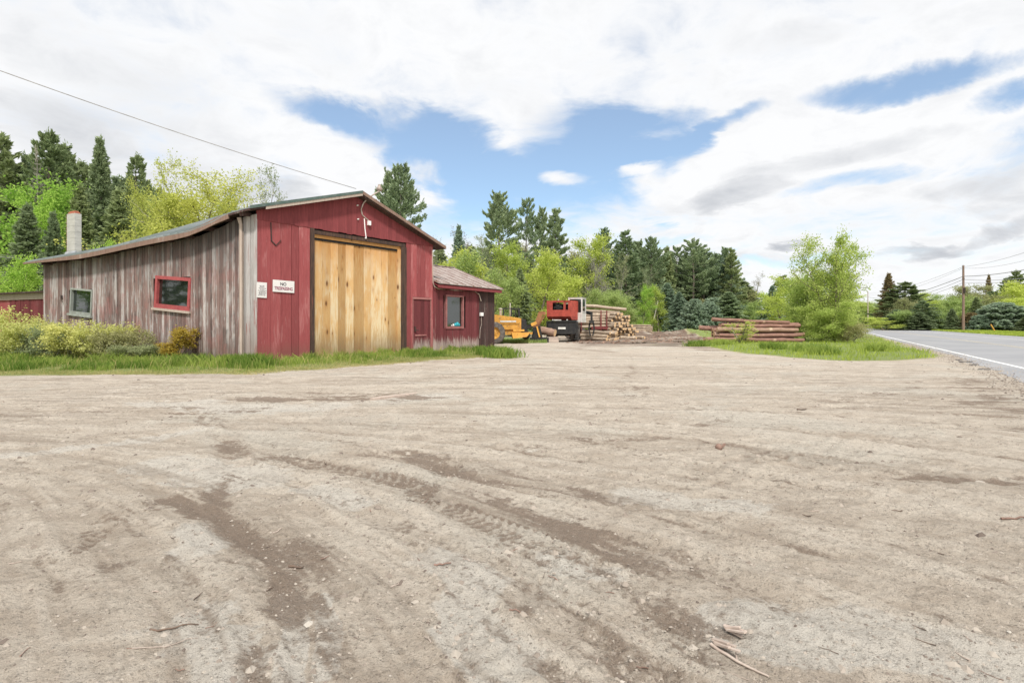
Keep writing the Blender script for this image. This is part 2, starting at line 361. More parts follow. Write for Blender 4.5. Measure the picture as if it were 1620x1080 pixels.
LF = dict(lime=((0.46, 0.57, 0.12), (0.66, 0.74, 0.22)), bright=((0.3, 0.52, 0.09), (0.5, 0.7, 0.16)), yellow=((0.44, 0.5, 0.11), (0.66, 0.7, 0.22)),
          mid=((0.32, 0.44, 0.14), (0.52, 0.62, 0.25)), olive=((0.33, 0.35, 0.16), (0.5, 0.51, 0.27)), sage=((0.3, 0.35, 0.19), (0.46, 0.52, 0.29)),
          dark=((0.2, 0.265, 0.14), (0.42, 0.5, 0.25)), pine=((0.2, 0.28, 0.17), (0.43, 0.53, 0.31)), blue=((0.21, 0.3, 0.22), (0.43, 0.54, 0.4)),
          spruce=((0.175, 0.24, 0.14), (0.36, 0.44, 0.24)), rusty=((0.28, 0.22, 0.12), (0.44, 0.35, 0.18)), bush=((0.56, 0.6, 0.2), (0.76, 0.78, 0.34)),
          goldbush=((0.36, 0.29, 0.06), (0.56, 0.45, 0.1)), island=((0.34, 0.47, 0.11), (0.56, 0.66, 0.22)), grey=((0.38, 0.36, 0.31), (0.5, 0.49, 0.41)),
          grass=((0.15, 0.26, 0.05), (0.44, 0.54, 0.14)), verge=((0.3, 0.41, 0.06), (0.56, 0.66, 0.15)), drygrass=((0.42, 0.42, 0.16), (0.64, 0.58, 0.3)))
for k, (a, b) in LF.items(): M['leaf_'+k] = leaf('foliage_'+k, a, b, .36 if k in ('dark', 'pine', 'spruce', 'blue') else .48)
# ================================================================== GROUND
def polydist(X, Y, poly):
    """signed distance to a polygon, negative inside"""
    P = np.array(poly, float); d = np.full(X.shape, 1e9); ins = np.zeros(X.shape, bool)
    for i in range(len(P)):
        a, b = P[i], P[(i+1) % len(P)]; e = b-a; wx, wy = X-a[0], Y-a[1]
        t = np.clip((wx*e[0]+wy*e[1])/(e@e+1e-12), 0, 1)
        d = np.minimum(d, np.hypot(wx-e[0]*t, wy-e[1]*t))
        c = ((a[1] <= Y) != (b[1] <= Y)); xx = a[0]+(Y-a[1])*e[0]/(e[1] if abs(e[1]) > 1e-9 else 1e-9)
        ins ^= c & (X < xx)
    return np.where(ins, -d, d)
def linedist(X, Y, pts):
    d = np.full(X.shape, 1e9)
    for i in range(len(pts)-1):
        a = np.array(pts[i]); b = np.array(pts[i+1]); e = b-a; wx, wy = X-a[0], Y-a[1]
        t = np.clip((wx*e[0]+wy*e[1])/(e@e+1e-12), 0, 1); d = np.minimum(d, np.hypot(wx-e[0]*t, wy-e[1]*t))
    return d
A = np.array([-8.43, 17.7])                                   # near corner of the barn
dF = np.array([.606, .795]); nF = np.array([.795, -.606])     # along the door wall / outwards
dL = np.array([-.9135, .4067]); nL = np.array([-.4067, -.9135])
# road: white edge line runs through RO along rd
RO = np.array([22.5, 29.1]); rd = np.array([.508, .861]); rn = np.array([.861, -.508])
def road_pt(t, w):
    b = -.0011*max(0, t-70)**2 if t < 300 else -.0011*230**2-.506*(t-300)
    return RO+rd*t+rn*(w+b)
front = [(-700, 592), (-200, 592), (0, 592), (200, 592), (400, 589), (500, 582), (600, 576), (650, 571), (740, 567), (796, 561), (803, 556), (790, 551)]
strip_poly = [gp(*p) for p in front]+[tuple(A+dF*12.9+nF*.2), tuple(A+dF*12.9-nF*3), (-4.5, 36), (-9, 48), (-200, 60), (-200, 14)]
isl_px = [(1104, 541), (1112, 546), (1135, 552), (1180, 559), (1250, 565), (1330, 569.5), (1400, 570.5), (1440, 569), (1474, 566), (1484, 562.5)]
isl_poly = [gp(*p) for p in isl_px]+[tuple(road_pt(0.5, -1.0)), tuple(road_pt(20, -.7)), tuple(road_pt(60, -.5)), tuple(road_pt(120, -.5)), (60, 160), (22, 100), (19, 60), (15.2, 40.5), (14, 37.5)]
far_poly = [tuple(road_pt(t, 11.3)) for t in (-60, -20, 0, 40, 80, 120, 160, 200, 260)]+[(300, 900), (2500, 900), (2500, -400), (60, -60)]
def world_tracks():
    T = []
    def tr(pts, wd, amt):
        P = [np.array(gp(*p)) for p in pts]
        if len(P) > 2:
            Q = [P[0]]
            for a, b in zip(P[:-1], P[1:]): Q += [a*.75+b*.25, a*.25+b*.75]
            P = Q+[P[-1]]
        T.append(([tuple(p) for p in P], wd, amt))
    rq = np.random.default_rng(6)
    fams = [[(960, 566), (760, 596), (420, 622), (-150, 640)], [(1000, 566), (980, 625), (1180, 700), (1750, 770)], [(250, 628), (400, 730), (640, 860), (930, 1100)],
            [(420, 680), (760, 755), (1150, 860), (1750, 950)], [(-100, 700), (120, 770), (330, 860), (480, 1090)], [(1540, 590), (1300, 640), (1000, 700), (500, 720)], [(1640, 640), (1300, 700), (1000, 790), (760, 1100)]]
    for fm in fams:
        for q in range(3):
            o_ = rq.normal(0, 1, 2)
            tr([(x+o_[0]*26*(y-500)/150, y+o_[1]*(y-512)*.10) for x, y in fm], rq.uniform(.05, .10), rq.uniform(.3, .55))
    tr([(640, 720), (720, 750), (840, 800), (940, 850), (1030, 920), (1090, 1000), (1130, 1090)], .22, .75)
    tr([(690, 830), (800, 870), (880, 920), (960, 1000), (1000, 1090)], .22, .6)
    tr([(360, 700), (370, 760), (330, 800), (390, 850), (440, 905), (430, 960), (440, 1090)], .13, .75)
    tr([(450, 880), (480, 860), (500, 950), (540, 1090)], .12, .5)
    tr([(230, 810), (270, 790), (300, 815)], .11, .9)
    tr([(530, 820), (600, 840), (650, 880), (700, 930)], .22, .6)
    tr([(645, 795), (680, 765), (712, 735)], .09, .55)
    tr([(820, 700), (900, 765), (1010, 850), (1120, 905), (1230, 955), (1330, 985)], .10, .5)
    tr([(1100, 900), (1230, 965), (1420, 962), (1640, 1000)], .14, .6)
    tr([(0, 1000), (60, 945), (160, 890)], .16, .5); tr([(0, 800), (90, 790), (150, 800)], .2, .4)
    tr([(1180, 766), (1280, 770), (1400, 765), (1620, 755)], .10, .8)
    tr([(860, 752), (1000, 758), (1110, 768)], .10, .4)
    tr([(0, 660), (120, 655), (240, 655), (390, 652)], .25, .4)
    tr([(270, 654), (400, 648)], .25, .7); tr([(440, 630), (530, 622), (640, 628)], .55, .95)
    tr([(700, 640), (900, 655), (1200, 650), (1550, 640)], .18, .3)
    tr([(0, 610), (200, 608), (400, 612), (620, 603), (800, 590)], .3, .25)
    tr([(1530, 600), (1570, 640), (1640, 700)], .35, .55)
    tr([(700, 600), (900, 590), (1100, 592), (1400, 600)], .3, .25)
    tr([(930, 548), (1010, 546), (1100, 548), (1150, 556)], 1.3, .8); tr([(880, 540), (1000, 538), (1110, 540)], 2.2, .9)
    tr([(960, 530), (1060, 528), (1120, 532)], 5.0, .95); tr([(800, 546), (880, 548), (960, 556)], .6, .5)
    return T
def ground_z(X, Y, full=True):
    """micro relief of the yard, used by the sheet and by what lies on it"""
    r = np.hypot(X, Y); z = gz(X, Y)
    near = 1-sstep(r, 14, 30)
    z = z+(fbm(X*.35, Y*.35, 5, 3)-.5)*.10*sstep(r, 2, 8)
    z = z+(fbm(X*3.1, Y*3.1, 9, 3)-.5)*.035*near
    # mud heaps in the log yard
    my = np.exp(-((Y-52)/9)**2)*sstep(X, 4, 10)*(1-sstep(X/np.maximum(Y, 1), .33, .40))
    z = z+my*fbm(X*.7, Y*.7, 21, 4)**2*.8
    z = z+np.exp(-((X-19.5)/2.6)**2-((Y-57)/3)**2)*.45
    return z
m, g = new_mat('packed_dirt')
oc = objc(g); def_ = lambda n: g.n('ShaderNodeAttribute', attribute_name=n).outputs['Fac']
damp, green, wet = def_('damp'), def_('green'), def_('wet')
big = g.noise(oc, .45, 5, .6, .4); mid = g.noise(g.stretch(oc, (1., 2.4, 1)), 1.7, 7, .68, .5); fin_ = g.noise(oc, 26, 6, .75); grit = g.noise(oc, 130, 3, .7)
vor = g.n('ShaderNodeTexVoronoi', {'Vector': oc, 'Scale': 55.}); vor2 = g.n('ShaderNodeTexVoronoi', {'Vector': oc, 'Scale': 17.})
c = g.mix(g.smooth(mid.outputs['Fac'], .34, .64), (.49, .415, .335), (.645, .57, .475))
c = g.mix(g.m('MULTIPLY', g.smooth(big.outputs['Fac'], .50, .62), .6), c, (.60, .565, .49))
strk = g.noise(g.stretch(oc, (.22, 2.6, 1)), 1.6, 6, .62, .3); strk2 = g.noise(g.stretch(oc, (.5, 9., 1)), 1.5, 5, .6, .2)
rr0 = g.vm('LENGTH', oc).outputs['Value']; farw = g.smooth(rr0, 5., 12.)
c = g.mix(g.m('MULTIPLY', g.m('MULTIPLY', g.smooth(strk.outputs['Fac'], .50, .64), .55), farw), c, (.30, .25, .205))
c = g.mix(g.m('MULTIPLY', g.m('MULTIPLY', g.smooth(strk2.outputs['Fac'], .54, .68), .6), farw), c, (.68, .62, .545))
pat = g.noise(g.stretch(oc, (1, 1.3, 1)), 1.15, 9, .72, .35); pale = def_('pale')
pf = g.m('ADD', g.m('MULTIPLY', g.m('SUBTRACT', pat.outputs['Fac'], .5), 2.), g.m('MULTIPLY', pale, 1.0))
c = g.mix(g.m('MULTIPLY', g.smooth(pf, .22, .36), .75), c, (.66, .62, .55))
pf2 = g.noise(oc, 3.4, 9, .75, .4)
c = g.mix(g.m('MULTIPLY', g.smooth(pf2.outputs['Fac'], .53, .60), .32), c, (.32, .265, .215))
strA = def_('streak'); c = g.mix(g.m('MULTIPLY', g.smooth(strA, .05, .55), .5), c, (.34, .275, .215)); c = g.mix(g.m('MULTIPLY', g.smooth(g.m('MULTIPLY', strA, -1.), .10, .55), .5), c, (.70, .63, .535))
brk = g.noise(oc, 5.5, 8, .72, .6); bsum = g.m('ADD', g.m('MULTIPLY', brk.outputs['Fac'], .6), g.m('ADD', .2, g.m('MULTIPLY', strA, .36)))
dd = g.m('ADD', g.m('MULTIPLY', damp, g.m('ADD', .12, g.m('MULTIPLY', g.smooth(bsum, .34, .66), .95))), g.m('MULTIPLY', g.m('SUBTRACT', mid.outputs['Fac'], .5), 1.3)); dd = g.m('ADD', dd, g.m('MULTIPLY', g.m('SUBTRACT', fin_.outputs['Fac'], .5), .9))
c = g.mix(g.m('MULTIPLY', g.smooth(dd, .17, .60), .85), c, (.25, .19, .145))
c = g.mix(g.m('MULTIPLY', g.smooth(fin_.outputs['Fac'], .50, .66), .5), c, (.24, .20, .16))
c = g.mix(g.m('MULTIPLY', g.smooth(grit.outputs['Fac'], .58, .70), .5), c, (.66, .61, .55))
c = g.mix(g.m('MULTIPLY', g.m('SUBTRACT', 1., g.smooth(grit.outputs['Fac'], .32, .43)), .7), c, (.15, .12, .09))
st = g.m('MULTIPLY', g.m('SUBTRACT', 1., g.smooth(vor.outputs['Distance'], .16, .28)), g.smooth(fin_.outputs['Fac'], .48, .6))
sc = g.n('ShaderNodeSeparateColor', {0: vor.outputs['Color']})
c = g.mix(g.m('MULTIPLY', st, .5), c, g.ramp(sc.outputs[0], [(0, (.2, .165, .13)), (.5, (.42, .36, .30)), (1, (.64, .6, .54))]))
c = g.mix(g.m('MULTIPLY', wet, .9), c, (.165, .115, .088))
gn = g.m('ADD', green, g.m('MULTIPLY', g.m('SUBTRACT', mid.outputs['Fac'], .5), .5))
c = g.mix(g.m('MULTIPLY', g.smooth(gn, .2, .45), .75), c, (.40, .37, .22)); c = g.mix(g.smooth(gn, .6, .95), c, (.23, .28, .10))
hgt = g.m('ADD', g.m('MULTIPLY', fin_.outputs['Fac'], 1.), g.m('MULTIPLY', grit.outputs['Fac'], .35)); hgt = g.m('ADD', hgt, g.m('MULTIPLY', g.m('SUBTRACT', .5, vor2.outputs['Distance']), .25)); hgt = g.m('ADD', hgt, g.m('MULTIPLY', st, .3))
fin(g, c, .95, hgt, .9, .045, 0, .15); M['dirt'] = m
azs = np.concatenate([np.linspace(-180, -64, 40, endpoint=False), np.linspace(-64, 64, 620), np.linspace(64, 180, 41)[1:-1]])
rs = np.concatenate([np.linspace(.02, 1.3, 12, endpoint=False), np.geomspace(1.3, 80, 560), np.geomspace(82, 9000, 60)])
AZ, RR = np.meshgrid(np.radians(azs), rs); X = RR*np.sin(AZ); Y = RR*np.cos(AZ)
Z = ground_z(X, Y)
r_ = RR
dampA = np.zeros(X.shape); rut = np.zeros(X.shape)
wob = (fbm(X*1.3, Y*1.3, 31, 4)-.5)*.5; wob2 = (fbm(X*1.3+40, Y*1.3, 32, 4)-.5)*.5
k_ = np.clip(r_/6, .35, 2.0)
paleA = np.zeros(X.shape)
for pts, wd, amt in ([(445, 950), (462, 990), (470, 1080)], .05, 1.), ([(505, 955), (520, 1010), (530, 1060)], .04, 1.), ([(690, 885), (740, 910), (720, 985), (790, 1040)], .13, .9), ([(310, 840), (330, 870)], .16, .6), ([(870, 885), (960, 905)], .12, .6), ([(1160, 985), (1230, 1005), (1400, 1000), (1560, 1050)], .18, 1.), ([(0, 725), (330, 684)], .12, .5), ([(250, 640), (420, 650), (700, 625)], .4, .5), ([(300, 1000), (370, 1060)], .15, .5), ([(1020, 790), (1150, 800)], .25, .5), ([(500, 780), (560, 800)], .15, .5), ([(250, 740), (400, 760)], .3, .6):
    paleA = np.maximum(paleA, amt*np.exp(-(linedist(X+wob*.35, Y+wob2*.35, [gp(*p) for p in pts])/wd)**2))
for pts, wd, amt in world_tracks():
    d = linedist(X+wob*k_, Y+wob2*k_, pts)
    fq = np.exp(-(d/wd)**2); dampA = np.maximum(dampA, fq*amt)
    rut += -fq*.022*min(1, wd*5)*amt + np.exp(-((d-wd*1.5)/(wd*.5))**2)*.016*amt
def tread(pts, half, depth, per=.085):
    global Z, dampA
    P = [np.array(gp(*p)) for p in pts]; s0 = 0
    for a, b in zip(P[:-1], P[1:]):
        e = b-a; L = np.hypot(*e); e = e/L; wx, wy = X-a[0], Y-a[1]; s = wx*e[0]+wy*e[1]; d = wx*e[1]-wy*e[0]; d = d+(wob-wob2)*.08
        m_ = sstep(s, 0, .05)*(1-sstep(s, L-.05, L))*(1-sstep(np.abs(d), half*.85, half))
        lug = .5+.5*np.sin((s+s0+np.abs(d)*.7)*2*math.pi/per); lug = sstep(lug, .3, .7)
        Z = Z-m_*depth*(.25+.75*lug); dampA = np.maximum(dampA, m_*(.35+.3*lug)); s0 += L
tread([(640, 800), (676, 768), (716, 734)], .13, .016)
tread([(1010, 1085), (985, 1000), (900, 930), (800, 880)], .12, .012, .06)
tread([(560, 790), (700, 800), (840, 850), (960, 905)], .13, .012, .07)
tread([(1085, 1085), (1040, 960), (950, 880)], .11, .012, .06)
tread([(430, 720), (560, 748), (700, 770)], .14, .014, .09); tread([(900, 690), (1060, 730), (1300, 770)], .13, .012, .1)
tread([(60, 900), (160, 830), (240, 790)], .12, .012, .07)
near = 1-sstep(r_, 8, 26)
_w = sstep(Y, 3.0, 9.5); _p = (X*.75+Y*.66)*(1-_w)+(Y+.10*X+.012*X*X)*_w; _a = (X*.66-Y*.75)*(1-_w)+X*_w; _q = (fbm(X*.5, Y*.5, 131, 3)-.5)*.45
Z = Z-(fbm((_p+_q)*3.2, _a*.28, 121, 4)-.5)*.06*near-(fbm((_p+_q)*11, _a*.7, 122, 3)-.5)*.022*near
clod = (fbm(X*14, Y*14, 51, 4)-.48); clod = np.where(clod > 0, clod, clod*.3)
rough_zone = .35+.9*sstep(fbm(X*.9, Y*.9, 61, 4), .42, .62)
Z = Z+rut*near+clod*.045*near*rough_zone+(fbm(X*60, Y*60, 71, 2)-.5)*.012*(1-sstep(r_, 3, 9))
gd = np.minimum(np.minimum(polydist(X, Y, strip_poly), polydist(X, Y, isl_poly)), polydist(X, Y, far_poly))
gd = np.minimum(gd, np.where(Y > 40, 76-Y, 99)+ (X > 20)*4)
edge = (fbm(X*.8, Y*.8, 81, 4)-.5)*1.2
greenA = 1-sstep(gd+edge*.6, -.35, .55)
rt = (X-RO[0])*rd[0]+(Y-RO[1])*rd[1]; bend = -.0011*np.maximum(0, np.minimum(rt, 300)-70)**2
rw = (X-RO[0])*rn[0]+(Y-RO[1])*rn[1]-bend
under = sstep(rw, -.25, .4)*(1-sstep(rw, 11.2, 12))
flat = sstep(rw, -4., -1.6)*(1-sstep(rw, 12, 14))
Z = Z*(1-flat*.8)+.022*flat*(1-under)
Z = Z*(1-under)-.06*under
Z = Z-.05*sstep(rw, -3.5, -1.5)*(1-under)*(1-sstep(rw, 11, 12))*.0
wS = sstep(Y, 3.0, 9.5); cx2 = X*.75+Y*.66; psi = cx2*(1-wS)+(Y+.10*X+.012*X*X)*wS; alo = (X*.66-Y*.75)*(1-wS)+X*wS
wq = (fbm(X*.5, Y*.5, 131, 3)-.5)*.9
streakA = .5*fbm((psi+wq*.5)*3.2, alo*.28, 121, 4)+.3*fbm((psi+wq*.5)*11, alo*.7, 122, 3)+.2*fbm((psi+wq*.5)*30, alo*1.6, 123, 2)
streakA = (streakA-.5)*3.2
mudA = sstep(Y+(fbm(X*.35, Y*.35, 96, 3)-.5)*9, 28, 35)*(1-sstep(Y, 66, 74))*sstep(X/np.maximum(Y, 1), .08, .16)*(1-sstep(X/np.maximum(Y, 1), .36, .40))
wetA = np.exp(-((Y-47)/6)**2)*sstep(X, 3, 9)*(1-sstep(X, 15, 18))*sstep(fbm(X*.5, Y*.9, 91, 3), .38, .58)
yd = sstep(Y+fbm(X*.3,Y*.3,95,3)*8, 44, 50)*sstep(X, -2, 2); dampA = np.maximum(dampA, yd*.62)
wetA = np.maximum(wetA, mudA*(.45+.55*sstep(fbm(X*.6, Y*.9, 97, 3), .35, .55)))
wetA = np.maximum(wetA, np.exp(-((Y-33.5)/2.6)**2)*sstep(X, 4, 7)*(1-sstep(X, 10, 12.5))*sstep(fbm(X*.6, Y*1.2, 92, 3), .42, .6)*.9)
# board-like ridge of packed gravel and a sunken slab edge on the left
for pts, h in (([gp(-120, 742), gp(0, 722), gp(170, 698), gp(330, 680)], .022), ([gp(560, 641), gp(600, 634), gp(680, 620)], .03)):
    d = linedist(X, Y, pts); Z += np.exp(-(d/.12)**2)*h*near
nr, na = X.shape
gme = MB(); i = np.arange(nr-1)[:, None]*na; j = np.arange(na)[None]; k = (j+1) % na
gme.add(np.stack([X, Y, Z], -1).reshape(-1, 3), np.stack([i+j, i+k, i+na+k, i+na+j], -1).reshape(-1, 4)[:, ::-1].copy(), 0, .5, True)
gme.add([(0, 0, Z[0, 0])]+[tuple(p) for p in np.stack([X[0], Y[0], Z[0]], -1)], [(0, a+1, (a+1) % na+1) for a in range(na)], 0, .5, True)
go = gme.build('ground', M['dirt']); tag(go, kind='structure')
nv = nr*na; tail = na+1
for nm, arr in (('streak', streakA), ('pale', paleA), ('damp', dampA), ('green', greenA), ('wet', wetA)):
    a_ = go.data.attributes.new(nm, 'FLOAT', 'POINT'); a_.data.foreach_set('value', np.concatenate([arr.reshape(-1), np.zeros(tail)]).astype(np.float32))
def gh(x, y): return float(ground_z(np.array([float(x)]), np.array([float(y)]))[0])
# ------------------------------------------------------------------ road
m, g = new_mat('worn_asphalt'); oc = objc(g)
a1 = g.noise(g.stretch(oc, (1, 1, 1)), .35, 5, .6); a2 = g.noise(oc, 60, 3, .7)
c = g.mix(g.smooth(a1.outputs['Fac'], .35, .65), (.29, .295, .31), (.36, .36, .37)); c = g.mix(g.m('MULTIPLY', a2.outputs['Fac'], .3), c, (.2, .2, .2))
fin(g, c, .8, a2.outputs['Fac'], .3, .006, 0, .3); M['asphalt'] = m
M['asphalt_dark'] = plain('broken_asphalt_edge', (.11, .105, .10), (.19, .18, .17), 9, .9, bstr=.8)
def linemat(name, colr, lo):
    m, g = new_mat(name); n = g.noise(objc(g), 9, 6, .7); cc = g.mix(g.smooth(n.outputs['Fac'], lo, lo+.14), colr, (.31, .31, .32)); fin(g, cc, .7); return m
M['line_white'] = linemat('worn_white_line', (.8, .8, .78), .56); M['line_yellow'] = linemat('worn_yellow_line', (.62, .54, .36), .44)
rng = np.random.default_rng(4)
ts = np.concatenate([np.arange(-70, -26, 1.), np.arange(-26, 12, .12), np.arange(12, 70, 1.), np.arange(70, 330, 5.)])
def apron(t):
    # ragged outer edge of the tarmac: wide at the yard mouth, narrow past the grass
    base = -.5-.28*sstep(-np.array(float(t)), 11, 15)-.5*sstep(-np.array(float(t)), 17, 24)
    rag = (fbm(np.array([t*1.7]), np.array([.3]), 8, 4)[0]-.5)*.5*(1 if t < 0 else .3)
    return float(base+rag)
def strip_mesh(name, fa, fb, z, mat, t0=-1e9, t1=1e9, skirt=0):
    P = []; T = [t for t in ts if t0 <= t <= t1]
    for t in T:
        a, b = road_pt(t, fa(t)), road_pt(t, fb(t)); P += [(a[0], a[1], z), (b[0], b[1], z)]
    mb = MB(); n = len(T)
    mb.add(P, [(2*i, 2*i+1, 2*i+3, 2*i+2) for i in range(n-1)], 0, .5)
    if skirt:
        Q = []
        for t in T:
            a = road_pt(t, fa(t)); a2 = road_pt(t, fa(t)-.05); Q += [(a2[0], a2[1], z-skirt), (a[0], a[1], z)]
        mb.add(Q, [(2*i, 2*i+1, 2*i+3, 2*i+2) for i in range(n-1)], 1, .5)
    o = mb.build(name, mat); return o
tag(strip_mesh('road', apron, lambda t: 11.4, .03, [M['asphalt'], M['asphalt_dark']], skirt=.12), kind='structure')
tag(strip_mesh('road_marking', lambda t: -.06, lambda t: .07, .034, M['line_white']), kind='structure')
tag(strip_mesh('road_marking', lambda t: 3.72, lambda t: 3.84, .034, M['line_yellow']), kind='structure')
tag(strip_mesh('road_marking', lambda t: 4.0, lambda t: 4.12, .034, M['line_yellow']), kind='structure')
tag(strip_mesh('road_marking', lambda t: 7.75, lambda t: 7.87, .034, M['line_white']), kind='structure')
# lumps of broken tarmac at the edge
for q, (px, py, s) in enumerate([(1528, 574, .17), (1541, 579, .13), (1517, 571, .10), (1556, 586, .12)]):
    x, y = gp(px, py); mb = MB(); th = np.linspace(0, 2*math.pi, 11)[:-1]; rr = s*(.6+.5*rng.random(10))
    bt = np.c_[x+rr*1.5*np.cos(th), y+rr*np.sin(th), np.full(10, -.02)]; tp = bt.copy(); tp[:, 2] = .04+rng.random(10)*.02; tp[:, :2] = (tp[:, :2]-[x, y])*.82+[x, y]
    mb.add(np.r_[bt, tp], [tuple(range(10, 20))]+[(i, (i+1) % 10, 10+(i+1) % 10, 10+i) for i in range(10)])
    tag(mb.build('asphalt_lump', M['asphalt_dark']), 'black lump of broken asphalt at the crumbling edge of the road', 'asphalt lump', 'lumps of broken asphalt')
# ------------------------------------------------------------------ puddles
m, g = new_mat('puddle_water'); n = g.noise(objc(g), 2, 3); fin(g, (.12, .115, .10), .08, n.outputs['Fac'], .03, .01, 0, .6); M['water'] = m
for (px, py, a, b) in ((1085, 541, 1.5, .5), (1050, 546, 1.0, .3), (1010, 543, 1.2, .35)):
    x, y = gp(px, py); th = np.linspace(0, 2*math.pi, 41)[:-1]; rr = .75+.5*fbm(np.cos(th)*2+px, np.sin(th)*2, 3, 3)
    P = np.c_[x+a*rr*np.cos(th), y+b*rr*np.sin(th), np.full(40, gh(x, y)+.075)]
    mb = MB(); mb.add(P, [tuple(range(40))]); o = mb.build('water', M['water']); tag(o, kind='structure')

# ================================================================== BARN
def frame_xz(d, n, P0, px, py, off=0.):
    """(distance along a wall, height) of what the photo shows at px,py on that wall"""
    P = P0+n*off; u = (px-CX)/F
    # t*(u,1) = P + x d
    x = (P[0]-u*P[1])/(u*d[1]-d[0]); t = P[1]+x*d[1]
    return x, CH+(HY-py)/F*t
FW = lambda px, py, off=0.: frame_xz(dF, nF, A, px, py, off)
LW = lambda px, py, off=0.: frame_xz(dL, nL, A, px, py, off)
rzF = math.atan2(dF[1], dF[0]); rzL = math.atan2(dL[1], dL[0])
barn = empty('barn', (A[0], A[1], 0), label='long weathered barn with red gable front and tall pale pine double doors', cat='barn')
WF = FW(684, 500)[0]; ZG = 4.68
def walls(mb, x0, x1, zt, sgn, wmin=.18, wmax=.28, seed=0, holes=(), zb=-.25, thick=.025, gap=.006):
    """vertical boards; sgn -1 puts the face at -y (door wall), +1 at +y (side wall)"""
    rg = random.Random(seed); x = x0
    while x < x1-.02:
        wd = min(rg.uniform(wmin, wmax), x1-x); a, b = x, x+wd-gap*rg.uniform(.6, 2.2); yo = sgn*(thick+rg.uniform(0, .010)); t = rg.random()
        segs = [(None, None)]
        spans = [(zb, None)]
        for (hx0, hx1, hz0, hz1) in holes:
            if b > hx0 and a < hx1: spans = [(zb, hz0), (hz1, None)]
        for lo, hi in spans:
            mb.board(a, b, 0, yo, lo, lo, zt(a) if hi is None else hi, zt(b) if hi is None else hi, 0, t)
        x += wd
def sagline(x, px): pass
# --- roof curves
sky_px = np.array([41, 60, 126, 157, 205, 252, 299, 338, 356, 387, 420, 500, 587.]); sky_py = np.array([414, 411, 401, 395, 384, 374, 365, 349, 338, 329, 322, 313, 303.])
ysky = lambda px: np.interp(px, sky_px, sky_py)
def corner(n1_, o1, P1, n2_, o2, P2):
    Mx = np.array([n1_, n2_]); return np.linalg.solve(Mx, np.array([n1_@P1+o1, n2_@P2+o2]))
PW = A+dF*WF
E0 = corner(nF, .35, A, nL, .45, A); R0 = A+dF*3.98+nF*.35; W0 = corner(nF, .35, A, -nL, .40, PW)
LB = LW(70, 500)[0]; LR = LB+.75
def pxof(P): return CX+F*P[0]/P[1]
def zat(P, py): return CH+(HY-py)/F*P[1]
S = np.concatenate([np.linspace(0, 3.5, 15), np.linspace(3.9, LR, 24)])
E = np.array([E0+dL*s for s in S]); Rg = np.array([R0+dL*s for s in S]); Wd = np.array([W0+dL*s for s in S])
zE = np.array([zat(p, ysky(pxof(p))) for p in E]); zR0 = zat(R0, 303.5)
zR = np.array([min(zR0, zat(p, ysky(pxof(p))+1.5)) for p in Rg]); zR = np.minimum.accumulate(zR); zR = np.maximum(zR, zE+.9)
zW = np.maximum(zat(W0, 389)-(zR0-zR)*.8, 2.9)
zEf = lambda s: float(np.interp(s, S, zE))
def loc3(P, z): return (P[0]-A[0], P[1]-A[1], z)
def roof_sheet(th, lift, mats, name, n=14):
    mb = MB(); V = []
    for q in range(len(S)):
        row = []
        for k in range(2*n+1):
            if k <= n: t = k/n; P = E[q]*(1-t)+Rg[q]*t; z = zE[q]*(1-t)+zR[q]*t
            else: t = (k-n)/n; P = Rg[q]*(1-t)+Wd[q]*t; z = zR[q]*(1-t)+zW[q]*t
            row.append((P[0]-A[0], P[1]-A[1], z+lift))
        V.append(row)
    V = np.array(V); m_ = 2*n+1
    T = V.reshape(-1, 3); Bm = T-[0, 0, th]; nn = len(S)
    f = []; i0 = len(T)
    for q in range(nn-1):
        for k in range(m_-1):
            a = q*m_+k; f.append((a, a+1, a+m_+1, a+m_)); f.append((a+m_+i0, a+m_+1+i0, a+1+i0, a+i0))
    rim = [k for k in range(m_)]+[q*m_+m_-1 for q in range(1, nn)]+[(nn-1)*m_+k for k in range(m_-2, -1, -1)]+[q*m_ for q in range(nn-2, 0, -1)]
    for a, b in zip(rim, rim[1:]+rim[:1]): f.append((a, a+i0, b+i0, b))
    mb.add(np.r_[T, Bm], f)
    # standing ribs up the slopes
    for s in np.arange(.1, LR, .38):
        e = E0+dL*s; r2 = R0+dL*s; w2 = W0+dL*s
        ze, zr, zw = np.interp(s, S, zE), np.interp(s, S, zR), np.interp(s, S, zW)
        mb.bar(loc3(e, ze+lift+.012), loc3(r2, zr+lift+.012), .035, .03); mb.bar(loc3(r2, zr+lift+.012), loc3(w2, zw+lift+.012), .035, .03)
    return mb.build(name, mats, barn)
roof = roof_sheet(.035, 0, [M['tin_roof']], 'roof')
# soffit boards under the tin
mb = MB(); th = .06
for q in range(len(S)-1):
    for (P, zp, Q, zq) in ((E, zE, Rg, zR), (Rg, zR, Wd, zW)):
        a, b, c_, d_ = loc3(P[q]+nF*-.02, zp[q]-.04), loc3(P[q+1], zp[q+1]-.04), loc3(Q[q+1], zq[q+1]-.04), loc3(Q[q]+nF*-.02, zq[q]-.04)
        dn = lambda p: (p[0], p[1], p[2]-th)
        mb.hexa([dn(a), dn(b), dn(c_), dn(d_)], [a, b, c_, d_])
mb.build('soffit', M['dark_boards'], barn)
